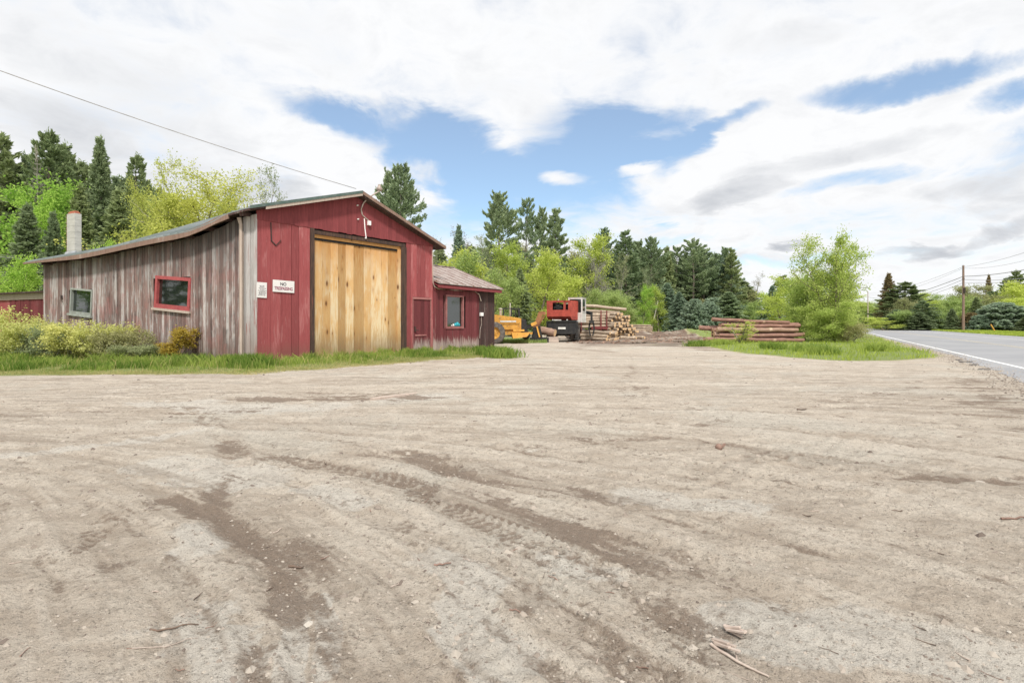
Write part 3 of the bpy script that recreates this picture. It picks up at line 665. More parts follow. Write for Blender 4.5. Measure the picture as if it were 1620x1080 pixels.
# rake boards on the gable edge, left in green tin over a pale edge, right in weathered brown
mb = MB(); o3 = loc3(nF*.0+E0, 0)
def rake(mb, P, zp, Q, zq, o1, h, t, dz):
    a = P+nF*o1; b = Q+nF*o1; a2 = a+nF*t; b2 = b+nF*t
    mb.hexa([loc3(a, zp+dz-h), loc3(b, zq+dz-h), loc3(b2, zq+dz-h), loc3(a2, zp+dz-h)], [loc3(a, zp+dz), loc3(b, zq+dz), loc3(b2, zq+dz), loc3(a2, zp+dz)])
rake(mb, E0, zE[0], R0, zR0, .003, .10, .03, .05); mb.build('edge_flashing', M['tin_green'], barn)
mb = MB(); rake(mb, E0+(R0-E0)*.12, zE[0]*.88+zR0*.12, R0, zR0, -.004, .10, .02, -.05); mb.build('rake_board', M['pale_wood'], barn)
mb = MB(); rake(mb, R0, zR0, W0, zW[0], .003, .13, .03, .03); mb.build('rake_board', M['brown_wood'], barn)
# eave fascia of the side wall, starting behind the bare front bay
mb = MB(); s0 = LW(361, 350, .45)[0]
ss = np.concatenate([np.linspace(s0, LR-.1, 20)])
for a, b in zip(ss[:-1], ss[1:]):
    f0 = lambda s: max(.06, .19-.13*max(0, (s-9)/(LR-9)))
    pa = A+dL*a+nL*.45; pb = A+dL*b+nL*.45; za, zb_ = zEf(a)-.03, zEf(b)-.03
    mb.hexa([loc3(pa-nL*.04, za-f0(a)), loc3(pb-nL*.04, zb_-f0(b)), loc3(pb, zb_-f0(b)), loc3(pa, za-f0(a))], [loc3(pa-nL*.04, za), loc3(pb-nL*.04, zb_), loc3(pb, zb_), loc3(pa, za)])
mb.build('fascia', M['brown_wood'], barn)
for s in (.25, 1.1, 2.0): 
    mb = MB(); p = A+dL*s; mb.bar(loc3(p-nL*.3, zEf(s)-.08), loc3(p+nL*.40, zEf(s)-.16), .06, .12); mb.build('rafter', M['dark_boards'], barn)
for s in np.arange(3, LB, 1.1):
    mb = MB(); p = A+dL*s; mb.bar(loc3(p-nL*.3, zEf(s)-.12), loc3(p+nL*.40, zEf(s)-.17), .05, .1); mb.build('rafter', M['dark_boards'], barn)
# --- gable
zroof = lambda x: (zE[0]+(zR0-zE[0])*((x+.35)/(3.98+.35)) if x < 3.98 else zR0+(zW[0]-zR0)*((x-3.98)/(WF+.42-3.98)))-.11
mb = MB(); rg = random.Random(5); x = 0
while x < WF-.01:
    wd = min(rg.uniform(.16, .26), WF-x); b = x+wd-.004*rg.random()
    zb = ZG+rg.uniform(-.015, .015)
    xs = [x, 3.98, b] if x < 3.98 < b else [x, b]
    for q in range(len(xs)-1): mb.board(xs[q], xs[q+1], .0, -.05-rg.uniform(0, .004), zb, zb, zroof(xs[q]), zroof(xs[q+1]), 0, rg.random()*.5+.2)
    x += wd
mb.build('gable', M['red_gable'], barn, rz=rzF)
# --- door wall
dl, dr = FW(497, 400)[0], FW(633, 400)[0]; tl, tr_ = FW(490, 400)[0], FW(642, 400)[0]
ztl = FW(496, 371)[1]; ztop = ztl
mdl, mdr = FW(653, 500)[0], FW(680, 500)[0]; mdz = FW(653, 473)[1]
mb = MB(); walls(mb, .14, tl, lambda x: ZG+.01, -1, .26, .46, 11, gap=.007); mb.box2(-.01, .15, -.04, .02, -.25, ZG+.02, 0, .3); mb.build('front_wall', M['red'], barn, rz=rzF)
mb = MB(); walls(mb, tr_, mdl-.02, lambda x: ZG+.01, -1, .22, .32, 12)
walls(mb, mdl-.02, mdr+.02, lambda x: ZG+.01, -1, .2, .3, 13, zb=mdz+.1); walls(mb, mdr+.02, WF, lambda x: ZG+.01, -1, .2, .3, 14)
mb.build('front_wall', M['red'], barn, rz=rzF)
mb = MB(); mb.box2(0, dl-.1, .03, .12, -.25, ZG); mb.box2(dr+.1, WF, .03, .12, -.25, ZG); mb.box2(dl-.1, dr+.1, .35, .4, -.2, ZG+.1)
mb.box2(.02, WF-.02, .02, .1, ZG-.4, ZG+.3)
V = [(.02, .02, ZG), (WF-.02, .02, ZG), (WF-.02, .02, zroof(WF)-.02), (3.98, .02, zR0-.15), (.02, .02, zroof(0)-.02)]
mb.add(V, [tuple(range(5))])
mb.build('wall_backing', M['dark'], barn, rz=rzF)
mb = MB(); mb.box2(tl, dl-.02, -.055, .12, -.25, ztop+.22); mb.box2(dr+.02, tr_, -.055, .12, -.25, ztop+.02); mb.box2(dl-.018, dr+.24, -.06, .12, ztop+.02, ZG-.06, 0, .4)
mb.box2(tl, dl-.02, -.052, .1, ztop+.22, ZG-.03, 0, .2)
mb.build('door_surround', M['black_trim'], barn, rz=rzF)
mb = MB(); mb.box2(dl-.02, dr+.1, .0, .06, ztop-.10, ztop+.018, 0, .45); mb.box2(dr-.14, dr+.018, -.02, .1, -.1, ztop-.1, 0, .75)
mb.build('door_frame', M['pine'], barn, rz=rzF)
mid_ = FW(561, 460)[0]
def leafdoor(x0, x1, y, seed, cuts):
    mb = MB(); rg = random.Random(seed); n = cuts; e = [x0+(x1-x0)*(k+rg.uniform(-.12, .12)*(0 < k < n))/n for k in range(n+1)]
    for k in range(n):
        mb.board(e[k]+.003, e[k+1]-.005, y+.04, y-rg.uniform(0, .008), .04+rg.uniform(-.02, .02), .04, ztop-.1, ztop-.1, 0, rg.random())
    return mb.build('barn_door', M['pine'], barn, rz=rzF)
leafdoor(dl-.01, mid_-.008, .05, 21, 5); leafdoor(mid_+.008, dr-.14, .065, 24, 5)
mb = MB(); mb.box2(dl, dr, -.16, .3, -.2, .035, 0, .8); mb.build('door_sill', M['pale_wood'], barn, rz=rzF)
# iron hook in the left panel, thin rod low on the corner
mb = MB(); x0, z0 = FW(428, 352, .03); x1, z1 = FW(431, 388, .03); x2, z2 = FW(444, 380, .03)
mb.bar((x0, -.045, z0), (x0+.02, -.045, z1+.15), .03, .03); mb.bar((x0+.02, -.045, z1+.15), (x1+.12, -.045, z1), .03, .03); mb.bar((x1+.12, -.045, z1), (x2, -.05, z2), .02, .02)
mb.build('iron_hook', M['iron'], barn, rz=rzF)
# --- small door
dm = empty('door', (0, 0, 0), rzF); dm.parent = barn
mb = MB(); rg = random.Random(3); x = mdl
while x < mdr-.02:
    wd = min(.22, mdr-x); mb.board(x, x+wd-.006, .01, -.018-rg.random()*.004, .08, .08, mdz, mdz, 0, rg.random()); x += wd
o = mb.build('door_leaf', M['red_annex'], dm)
mb = MB(); mb.box2(mdl-.05, mdr+.05, -.06, .0, mdz+.002, mdz+.09, 0, .8); mb.box2(mdl-.05, mdl-.004, -.045, .0, .05, mdz); mb.box2(mdr+.004, mdr+.05, -.045, 0, .05, mdz)
mb.box2(mdl+.1, mdr-.25, -.045, -.02, .72, .78, 0, .9)
mb.build('door_trim', M['frame_pink'], dm)
mb = MB(); mb.box((mdl+.09, -.05, 1.02), (.05, .05, .22)); mb.tube([(mdl+.09, -.06, 1.0), (mdl+.13, -.12, .98), (mdl+.22, -.12, .96)], .018, 6); mb.build('handle', M['iron'], dm)
# --- conduit and weatherhead on the gable
mb = MB(); pts = []
for px, py, off in ((604, 300, .46), (594, 306, .46), (584, 312, .3), (575, 321, .12), (571, 331, .06), (573, 340, .06), (578, 345, .06), (583, 349, .06)):
    x, z = FW(px, py, off); pts.append((x, -off, z))
pts = np.array(pts); tt = np.linspace(0, len(pts)-1, 30); P = np.stack([np.interp(tt, range(len(pts)), pts[:, k]) for k in range(3)], 1)
mb.tube(P, .028, 8, 0, .8); mb.build('conduit', M['pipe'], barn, rz=rzF)
mb = MB(); x, z = FW(601, 299, .45); mb.lathe([(-.1, .02), (-.1, .10), (-.02, .13), (.08, .07), (.16, .05), (.16, .0)], 'Z', 14, (x, -.42, z+.02)); mb.build('weatherhead', M['pipe'], barn, rz=rzF)
mb = MB(); x, z = FW(584, 353, .1); mb.box((x, -.10, z), (.12, .09, .17), 0, .9); mb.build('junction_box', M['white'], barn, rz=rzF)
mb = MB(); x0, z0 = FW(576, 346, .06); x1, z1 = FW(579, 377, .06); mb.tube([(x0, -.07, z0), (x0+.03, -.07, (z0+z1)/2), (x1, -.07, z1)], .022, 6, 0, 1); mb.build('conduit', M['white'], barn, rz=rzF)
for px, py in ((565, 325), (566, 347), (578, 377)):
    mb = MB(); x, z = FW(px, py, .06); mb.lathe([(0, .03), (-.06, .03), (-.07, .0)], 'Y', 10, (x, -.05, z)); mb.build('insulator', M['white'], barn, rz=rzF)
# --- side wall
wins = {'red': ((247, 303), (436.5, 489)), 'grey': ((113, 147.5), (455.5, 497))}
def win_rect(pxs, pys):
    x0, z0 = LW(pxs[0], 470); x1, z1 = LW(pxs[1], 470)
    zt = (LW(pxs[0], pys[0]+2.5)[1]+LW(pxs[1], pys[0])[1])/2; zb = (LW(pxs[0], pys[1]+2)[1]+LW(pxs[1], pys[1]-1.5)[1])/2
    return min(x0, x1), max(x0, x1), zb, zt
rects = {k: win_rect(*v) for k, v in wins.items()}
xpost = LW(385.5, 450)[0]
mb = MB(); zt_side = lambda x: zEf(x+.1)-.13
hol = [(r[0]+.03, r[1]-.03, r[2]+.03, r[3]-.03) for r in rects.values()]
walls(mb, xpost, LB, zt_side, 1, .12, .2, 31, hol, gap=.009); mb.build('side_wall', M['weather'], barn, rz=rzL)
mb = MB(); walls(mb, -.05, xpost, zt_side, 1, .12, .2, 32, gap=.008, thick=.03); mb.build('side_wall', M['grey_boards'], barn, rz=rzL)
mb = MB(); n_ = 30; xs = np.linspace(0, LB, n_)
for a, b in zip(xs[:-1], xs[1:]): mb.board(a, b, -.2, -.12, -.2, -.2, zt_side(a)+.05, zt_side(b)+.05)
mb.box2(.0, .06, -.12, 0, -.2, zt_side(0)); mb.box2(LB-.05, LB, -.2, 0, -.2, zt_side(LB))
mb.build('wall_backing', M['dark'], barn, rz=rzL)
def window(parent, rect, tilt, fm, fw, sgn, sillmat=None, y0=.03, extra=None):
    x0, x1, z0, z1 = rect; cx_, cz = (x0+x1)/2, (z0+z1)/2; w2, h2 = (x1-x0)/2, (z1-z0)/2
    o = empty('window', (0, 0, 0)); o.parent = parent
    rt_ = Matrix.Rotation(tilt, 4, 'Y')
    def bx(mb, a, b, c_, d_, e, f, t=.5):
        p = rt_ @ Vector(((a+b)/2, 0, (e+f)/2)); mb.box((cx_+p.x, (c_+d_)/2, cz+p.z), (abs(b-a), abs(d_-c_), abs(f-e)), 0, t, M=rt_)
    mb = MB(); fo = sgn*(y0+.035); fi = -sgn*.07
    bx(mb, -w2, w2, fi, fo, h2-fw, h2, .6); bx(mb, -w2, w2, fi, fo, -h2, -h2+fw*1.25, .4); bx(mb, -w2, -w2+fw, fi, fo-sgn*.002, -h2+fw*1.25, h2-fw); bx(mb, w2-fw, w2, fi, fo-sgn*.002, -h2+fw*1.25, h2-fw)
    mb.build('frame', fm, o)
    mb = MB(); bx(mb, -w2+fw-.01, w2-fw+.01, -sgn*.05, -sgn*.04, -h2+fw*1.2, h2-fw+.01); mb.build('pane', M['glass'], o)
    if sillmat:
        mb = MB(); bx(mb, -w2-.08, w2+.06, 0, sgn*(y0+.09), -h2-.085, -h2-.003, .7); mb.build('sill', sillmat, o)
    return o
side = empty('side_windows', (0, 0, 0), rzL); bpy.data.objects.remove(side)
w1 = window(barn, rects['red'], R(-4.6), M['frame_red'], .12, 1, M['pale_wood']); w1.rotation_euler = (0, 0, rzL); tag(w1, 'wide window in a red frame')
w2_ = window(barn, rects['grey'], R(-4.6), M['frame_grey'], .075, 1, M['frame_grey']); w2_.rotation_euler = (0, 0, rzL); tag(w2_, 'small window in a grey green frame')
# downpipe
mb = MB(); xp = xpost; mb.tube([(xp, .10, -.1), (xp, .10, 2.4), (xp+.01, .10, zt_side(xp)-.25), (xp+.02, .16, zt_side(xp)-.02)], [.05, .05, .055, .07], 10, 0, .8); mb.tube([(xp-.08, .08, -.1), (xp-.07, .08, 2.), (xp-.075, .08, 4.3)], .014, 5, 0, .1)
mb.build('downpipe', M['pale_wood'], barn, rz=rzL)
mb = MB(); x, z = LW(98, 470, .05); mb.box((x, .06, z), (.05, .05, .14)); mb.bar((x, .08, z-.05), (x-.12, .1, z-.2), .02, .02); mb.build('bracket', M['iron'], barn, rz=rzL)
# back and right walls (seen only from the side)
PB = A+dL*LB; PC = PW+dL*LB
mb = MB()
def wallseg(mb, P, Q, zp, zq, n_, t=.06):
    mb.hexa([loc3(P, -.2), loc3(Q, -.2), loc3(Q-n_*t, -.2), loc3(P-n_*t, -.2)], [loc3(P, zp), loc3(Q, zq), loc3(Q-n_*t, zq), loc3(P-n_*t, zp)])
k0 = 0
for a, b in zip(np.linspace(0, LB, 20)[:-1], np.linspace(0, LB, 20)[1:]):
    wallseg(mb, PW+dL*a, PW+dL*b, float(np.interp(a, S, zW))-.02, float(np.interp(b, S, zW))-.02, -nL)
rb = R0+dL*LB-nF*.35; PBm = A+dF*3.98+dL*LB
wallseg(mb, PB, PBm, zEf(LB), float(np.interp(LB, S, zR))-.12, -nF); wallseg(mb, PBm, PC, float(np.interp(LB, S, zR))-.12, float(np.interp(LB, S, zW))-.05, -nF)
mb.build('rear_wall', M['weather'], barn)
# --- chimney
off = -1.0; c0, c1 = LW(105, 400, off)[0], LW(132, 400, off)[0]; x0, x1 = min(c0, c1), max(c0, c1); zt = LW(118, 337, off)[1]
ch = empty('chimney', (0, 0, 0), rzL); ch.parent = barn
x0 = x1-.64
mb = MB(); mb.box2(x0, x1-.04, off-.26, off, 3.3, zt, 0, .6)
for k in range(1, 9): mb.box2(x0-.004, x1-.036, off-.264, off+.004, zt-k*.27-.006, zt-k*.27+.006, 0, .25)
mb.build('stack', M['block'], ch)
mb = MB()
for k in range(26): mb.box2(x1-.04, x1-.002+.006*(k % 2), off-.25, off-.012, 3.4+k*.082, 3.4+k*.082+.074, 0, .3+.5*((k*7) % 5)/5)
for z in np.arange(3.4+26*.082, zt-.05, .082): mb.box2(x1-.04, x1, off-.25, off-.012, z, z+.074, 0, .5)
mb.box2(x0+.04, x1-.08, off-.23, off-.03, zt+.001, zt+.07, 0, .9); mb.box2(x0+.1, x1-.14, off-.2, off-.06, zt+.07, zt+.12, 0, 1.)
mb.build('brickwork', M['brick'], ch)
mb = MB(); fz = LW(118, 399, off)[1]; mb.hexa([(x0-.1, off-.1, fz-.12), (x1+.06, off-.1, fz-.12), (x1+.06, off+.25, fz-.2), (x0-.1, off+.25, fz-.2)], [(x0-.1, off+.0, fz+.07), (x1+.05, off+.0, fz+.05), (x1+.05, off+.05, fz-.05), (x0-.1, off+.05, fz-.02)])
mb.build('flashing', M['tin_grey'], ch)

# ================================================================== ANNEX
annex = empty('annex', (A[0], A[1], 0), label='low red lean-to with faded tin roof built onto the right end of the barn', cat='shed')
ax0, ax1 = WF+.02, FW(781, 500)[0]; azt = 2.98; DP = 3.0
axd = FW(757, 500)[0]
wx0, wz1 = FW(704, 466); wx1, _ = FW(732.5, 466); wz0 = FW(704, 520)[1]; arect = (wx0, wx1, wz0, wz1)
ah = [(wx0+.03, wx1-.03, wz0+.03, wz1-.03)]
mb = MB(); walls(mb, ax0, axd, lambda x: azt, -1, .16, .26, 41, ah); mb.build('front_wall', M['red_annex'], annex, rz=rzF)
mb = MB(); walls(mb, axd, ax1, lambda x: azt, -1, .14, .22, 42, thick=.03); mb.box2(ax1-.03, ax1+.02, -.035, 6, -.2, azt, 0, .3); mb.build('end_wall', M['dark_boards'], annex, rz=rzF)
mb = MB(); mb.box2(ax0, ax1-.05, .12, .2, -.2, azt); mb.build('wall_backing', M['dark'], annex, rz=rzF)
mb = MB(); mb.box2(ax0, ax1-.05, 5.9, 6, -.2, azt); mb.build('rear_wall', M['dark_boards'], annex, rz=rzF)
aw = window(annex, arect, 0, M['frame_pink'], .085, -1); aw.rotation_euler = (0, 0, rzF)
mb = MB(); rg = random.Random(2)
for (dx, r_s, m_) in ((.42, .07, 0), (.52, .09, 0), (.60, .06, 0), (.33, .05, 1), (.25, .03, 1)):
    mb.lathe([(0, .0), (0, r_s), (r_s*1.6, r_s*.9), (r_s*2.2, r_s*.3), (r_s*2.2, 0)], 'Z', 8, (wx0+.12+(wx1-wx0-.24)*dx/.7, .028, wz0+.115), m_)
mb.build('jars', [M['cyan'], M['white']], annex, rz=rzF)
# roof: front slope down to the eave, back slope behind
ez = FW(797, 457.5, .38)[1]; ex1 = FW(797, 457, .38)[0]; rx1 = ex1-.15
rP = A+dF*rx1-nF*DP; zr = CH+(HY-424)/F*rP[1]
mb = MB()
def slab(mb, p, q, r, s, th=.035):
    dn = lambda a: (a[0], a[1], a[2]-th)
    mb.hexa([dn(p), dn(q), dn(r), dn(s)], [p, q, r, s])
lx = WF+.06
slab(mb, (lx, -.36, ez+.06), (ex1, -.36, ez), (rx1, DP, zr), (lx, DP, zr-.03))
slab(mb, (lx, DP+.002, zr-.03), (rx1, DP+.002, zr), (ex1, 6.4, ez), (lx, 6.4, ez))
for x in np.linspace(lx+.1, ex1-.05, 9):
    f = (x-lx)/(ex1-lx); ze = ez+.06*(1-f); xr = lx+(rx1-lx)*f
    mb.bar((x, -.37, ze+.02), (xr, DP, zr-.03*(1-f)+.02), .04, .04, 0, .35)
mb.bar((lx, DP, zr), (rx1+.02, DP, zr+.03), .16, .04, 0, .3)
mb.build('roof', M['tin_rust'], annex, rz=rzF)
mb = MB(); mb.bar((lx, -.30, ez-.09), (ex1-.1, -.30, ez-.13), .05, .14, 0, .4); slab(mb, (lx, -.29, ez-.06), (ex1-.08, -.29, ez-.06), (ex1-.08, .2, azt+.2), (lx, .2, azt+.2), .03)
mb.box2(lx, ax1, -.03, .1, azt-.01, azt+.18); mb.build('eave_board', M['red_gable'], annex, rz=rzF)
mb = MB(); V = [(ax1, -.02, azt), (ax1, 6, azt), (ax1, DP, zr-.06)]; mb.add(V+[(v[0]-.05, v[1], v[2]) for v in V], [(0, 1, 2), (3, 5, 4), (0, 2, 5, 3)]); mb.build('gable_end', M['dark_boards'], annex, rz=rzF)
mb = MB(); P = []
for px, py in ((684, 396), (684.5, 430), (685, 447), (687, 453), (694, 457), (720, 459), (752, 461), (758, 466), (761, 476)):
    x, z = FW(px, py, .12); P.append((x, -.12, min(z, 9)))
mb.tube(P, .022, 6, 0, .9); mb.build('conduit', M['pale_wood'], annex, rz=rzF)
mb = MB(); x, z = FW(761.5, 497, .08); mb.box((x, -.09, z), (.20, .09, .17), 0, .7); mb.build('meter_box', M['white'], annex, rz=rzF)
mb = MB(); P = [(x, -.07, z-.05), (x+.02, -.07, z-.5), (x-.08, -.07, z-.75), (x-.12, -.07, z-1.2)]; mb.tube(P, .016, 6); mb.build('conduit', M['pipe'], annex, rz=rzF)
# ================================================================== SIGNS
def sign(name, c00, c11, tilt, label, cat):
    x0, z1 = FW(c00[0], c00[1], .06); x1, _ = FW(c11[0], c00[1], .06); z0 = FW(c00[0], c11[1], .06)[1]
    o = empty(name, (A[0]+nF[0]*.06+dF[0]*(x0+x1)/2, A[1]+nF[1]*.06+dF[1]*(x0+x1)/2, (z0+z1)/2), label=label, cat=cat)
    o.rotation_euler = Matrix.Rotation(rzF, 3, 'Z').to_4x4().to_euler(); o.rotation_euler = (Matrix.Rotation(rzF, 4, 'Z') @ Matrix.Rotation(tilt, 4, 'Y')).to_euler()
    mb = MB(); mb.box((0, 0, 0), (x1-x0, .012, z1-z0)); mb.build('sheet', M['white'], o); return o, x1-x0, z1-z0
def text(body, size, x, z, mat, parent, sx=1.):
    cu = bpy.data.curves.new('lettering', 'FONT'); cu.body = body; cu.size = size; cu.align_x = 'CENTER'; cu.align_y = 'CENTER'; cu.extrude = .001; cu.offset = .004
    t0 = bpy.data.objects.new('lettering', cu); col.objects.link(t0); bpy.context.view_layer.update(); me = bpy.data.meshes.new_from_object(t0.evaluated_get(bpy.context.evaluated_depsgraph_get())); bpy.data.objects.remove(t0)
    xs_ = [v.co.x for v in me.vertices]; sx = sx/(max(xs_)-min(xs_))
    t = bpy.data.objects.new('lettering', me); col.objects.link(t); t.rotation_euler = (R(90), 0, 0); t.location = (x, -.0085, z); t.scale = (sx, 1, 1); me.materials.clear(); me.materials.append(mat); t.parent = parent
so, sw, sh = sign('trespass_sign', (431.5, 442.5), (465.5, 461.5), R(1), 'white NO TRESPASSING board on the red wall left of the big doors', 'sign')
text('NO', .15, -.02, .07, M['ink'], so, .22); text('TRESPASSING', .15, 0, -.08, M['ink_red'], so, sw-.12)
so, sw, sh = sign('paper_notice', (406, 446), (422, 470.5), R(1), 'small white notice with rows of fine print near the barn corner', 'notice')
mb = MB(); rg = random.Random(8)
for k in range(9):
    z = sh*.26-k*sh*.075; wl = rg.uniform(.35, .75)*sw; x = -wl/2
    while x < wl/2: l = rg.uniform(.02, .06); mb.box((x+l/2, -.0075, z), (l, .003, .017)); x += l+.012
mb.build('lettering', M['ink'], so)
# ================================================================== SHED far left
shed = empty('shed', (PB[0], PB[1], 0), rzL, label='small dark red shed with grey roof beam behind the yellow bushes on the left', cat='shed')
sy = -1.2
def SW(px, py): 
    P0 = PB+nL*sy; x, z = frame_xz(dL, nL, P0, px, py); return x, z
xa = .02; xd = SW(16, 480)[0]; xe = SW(-90, 480)[0]
ztopL = lambda x: SW(60, 462)[1]+.0*x
mb = MB(); rg = random.Random(7); x = xa
while x < xd:
    wd = rg.uniform(.15, .28); b = min(x+wd, xd); mb.board(x, b-.01, sy-.03, sy+rg.uniform(0, .03), -.2, -.2, ztopL(x)-.3, ztopL(b)-.3, 0, rg.random()); x += wd
mb.build('front_wall', M['red_annex'], shed)
mb = MB(); mb.box2(xd, xe, sy-.05, sy-.01, -.2, ztopL(0)-.3); mb.build('door', M['red'], shed)
mb = MB(); mb.box2(xa, xe, sy-.02, sy+.06, ztopL(0)-.33, ztopL(0)-.04, 0, .4); mb.build('roof_beam', M['pale_wood'], shed)
mb = MB(); mb.hexa([(xa, sy+.25, ztopL(0)-.04), (xe, sy+.25, ztopL(0)-.04), (xe, sy-4, ztopL(0)+.1), (xa, sy-4, ztopL(0)+.1)], [(xa, sy+.25, ztopL(0)+.02), (xe, sy+.25, ztopL(0)+.02), (xe, sy-4, ztopL(0)+.16), (xa, sy-4, ztopL(0)+.16)]); mb.build('roof', M['dark_boards'], shed)
mb = MB(); mb.box2(xa, xe, sy-3.9, sy-3.8, -.2, ztopL(0)); mb.box2(xe-.1, xe, sy-3.8, sy-.06, -.2, ztopL(0)-.05); mb.build('rear_wall', M['dark_boards'], shed)
# ================================================================== POLES AND WIRES
def pole(px, ybase, ytop, Y, label, r=.15, arms=0, mat='pole_wood'):
    x = (px-CX)/F*Y; z = CH+(HY-ytop)/F*Y
    o = empty('utility_pole', (x, Y, 0), label=label, cat='utility pole')
    mb = MB(); mb.tube([(0, 0, -.3), (.02, 0, z*.5), (0, 0, z)], [r, r*.88, r*.72], 10); mb.build('post', M[mat], o)
    mb = MB()
    for q in range(3): mb.lathe([(0, .05), (.1, .06), (.16, .02)], 'Z', 8, (.0+(-.16+.16*q), 0, z-.1*(q != 1)+.0))
    mb.build('insulator', M['tin_grey'], o)
    if arms:
        mb = MB(); mb.box((0, -.22, z*.62), (.2, .25, .9), 0, .3); mb.bar((0, -.2, z*.8), (0, .2, z*.8), .12, .12); mb.build('bracket', M['iron'], o)
    return x, Y, z
p1 = pole(1524, 524, 420, 88, 'tall wooden utility pole on the grass verge across the road', .2, 1)
p2 = pole(1373, 515, 461, 190, 'slim pale utility pole behind the leafy roadside tree', .19, 0, 'pale_wood')
def wire(a, b, sag, r, label, group=None, name='power_line', n=24):
    a = np.array(a); b = np.array(b); t = np.linspace(0, 1, n)[:, None]
    P = a*(1-t)+b*t; P[:, 2] -= (4*sag*t*(1-t))[:, 0]
    mb = MB(); mb.tube(P, r, 5, smooth=False); tag(mb.build(name, M['cable']), label, 'cable', group)
zs = p1[2]
def E3(px, py, Y): return ((px-CX)/F*Y, Y, CH+(HY-py)/F*Y)
p0 = [E3(1720, 362, 54), E3(1720, 378, 54), E3(1720, 404, 54), E3(1720, 426, 54), E3(1720, 437, 54)]
hs = [422, 424, 437, 442, 447]; rs_ = [.022, .018, .05, .03, .025]
h2 = [463, 465, 470, 474, 478]
names = ['top', 'second', 'thick middle', 'fourth', 'lowest']
for k in range(5):
    a = E3(1524, hs[k], 88)
    wire(a, p0[k], [.6, .9, .5, .5, .3][k], rs_[k], f'{names[k]} cable running right from the tall pole across the road', 'road cables')
    wire(a, E3(1373, h2[k], 190), [1.2, 1.6, 1.6, 1.8, 1.8][k], rs_[k], f'{names[k]} cable running left from the tall pole towards the slim pole', 'road cables')
# service drop to the barn ridge
x, z = FW(566, 303, .2)
wire((R0[0]-.25, R0[1], zR0+.12), (-22.5, 11.0, zR0+4.75), .35, .014, 'thin service cable rising left from the barn ridge into the sky', n=40)
# two thin cables low behind the left shed
wire(E3(-60, 398, 34), E3(150, 412, 30), .2, .012, 'upper thin cable in front of the dark trees left of the chimney')
wire(E3(-60, 426, 34), E3(150, 428, 30), .15, .012, 'lower thin cable in front of the dark trees left of the chimney')
# yellow guy marker
x, y = E3(1575, 524, 80)[:2]
mb = MB(); mb.tube([(0, 0, -.05), (-.62, .1, 1.15)], .085, 8, 0, .9); o = mb.build('guy_marker', M['yellow'], loc=(x, y, 0)); tag(o, 'leaning yellow guy wire marker on the far grass verge', 'marker')

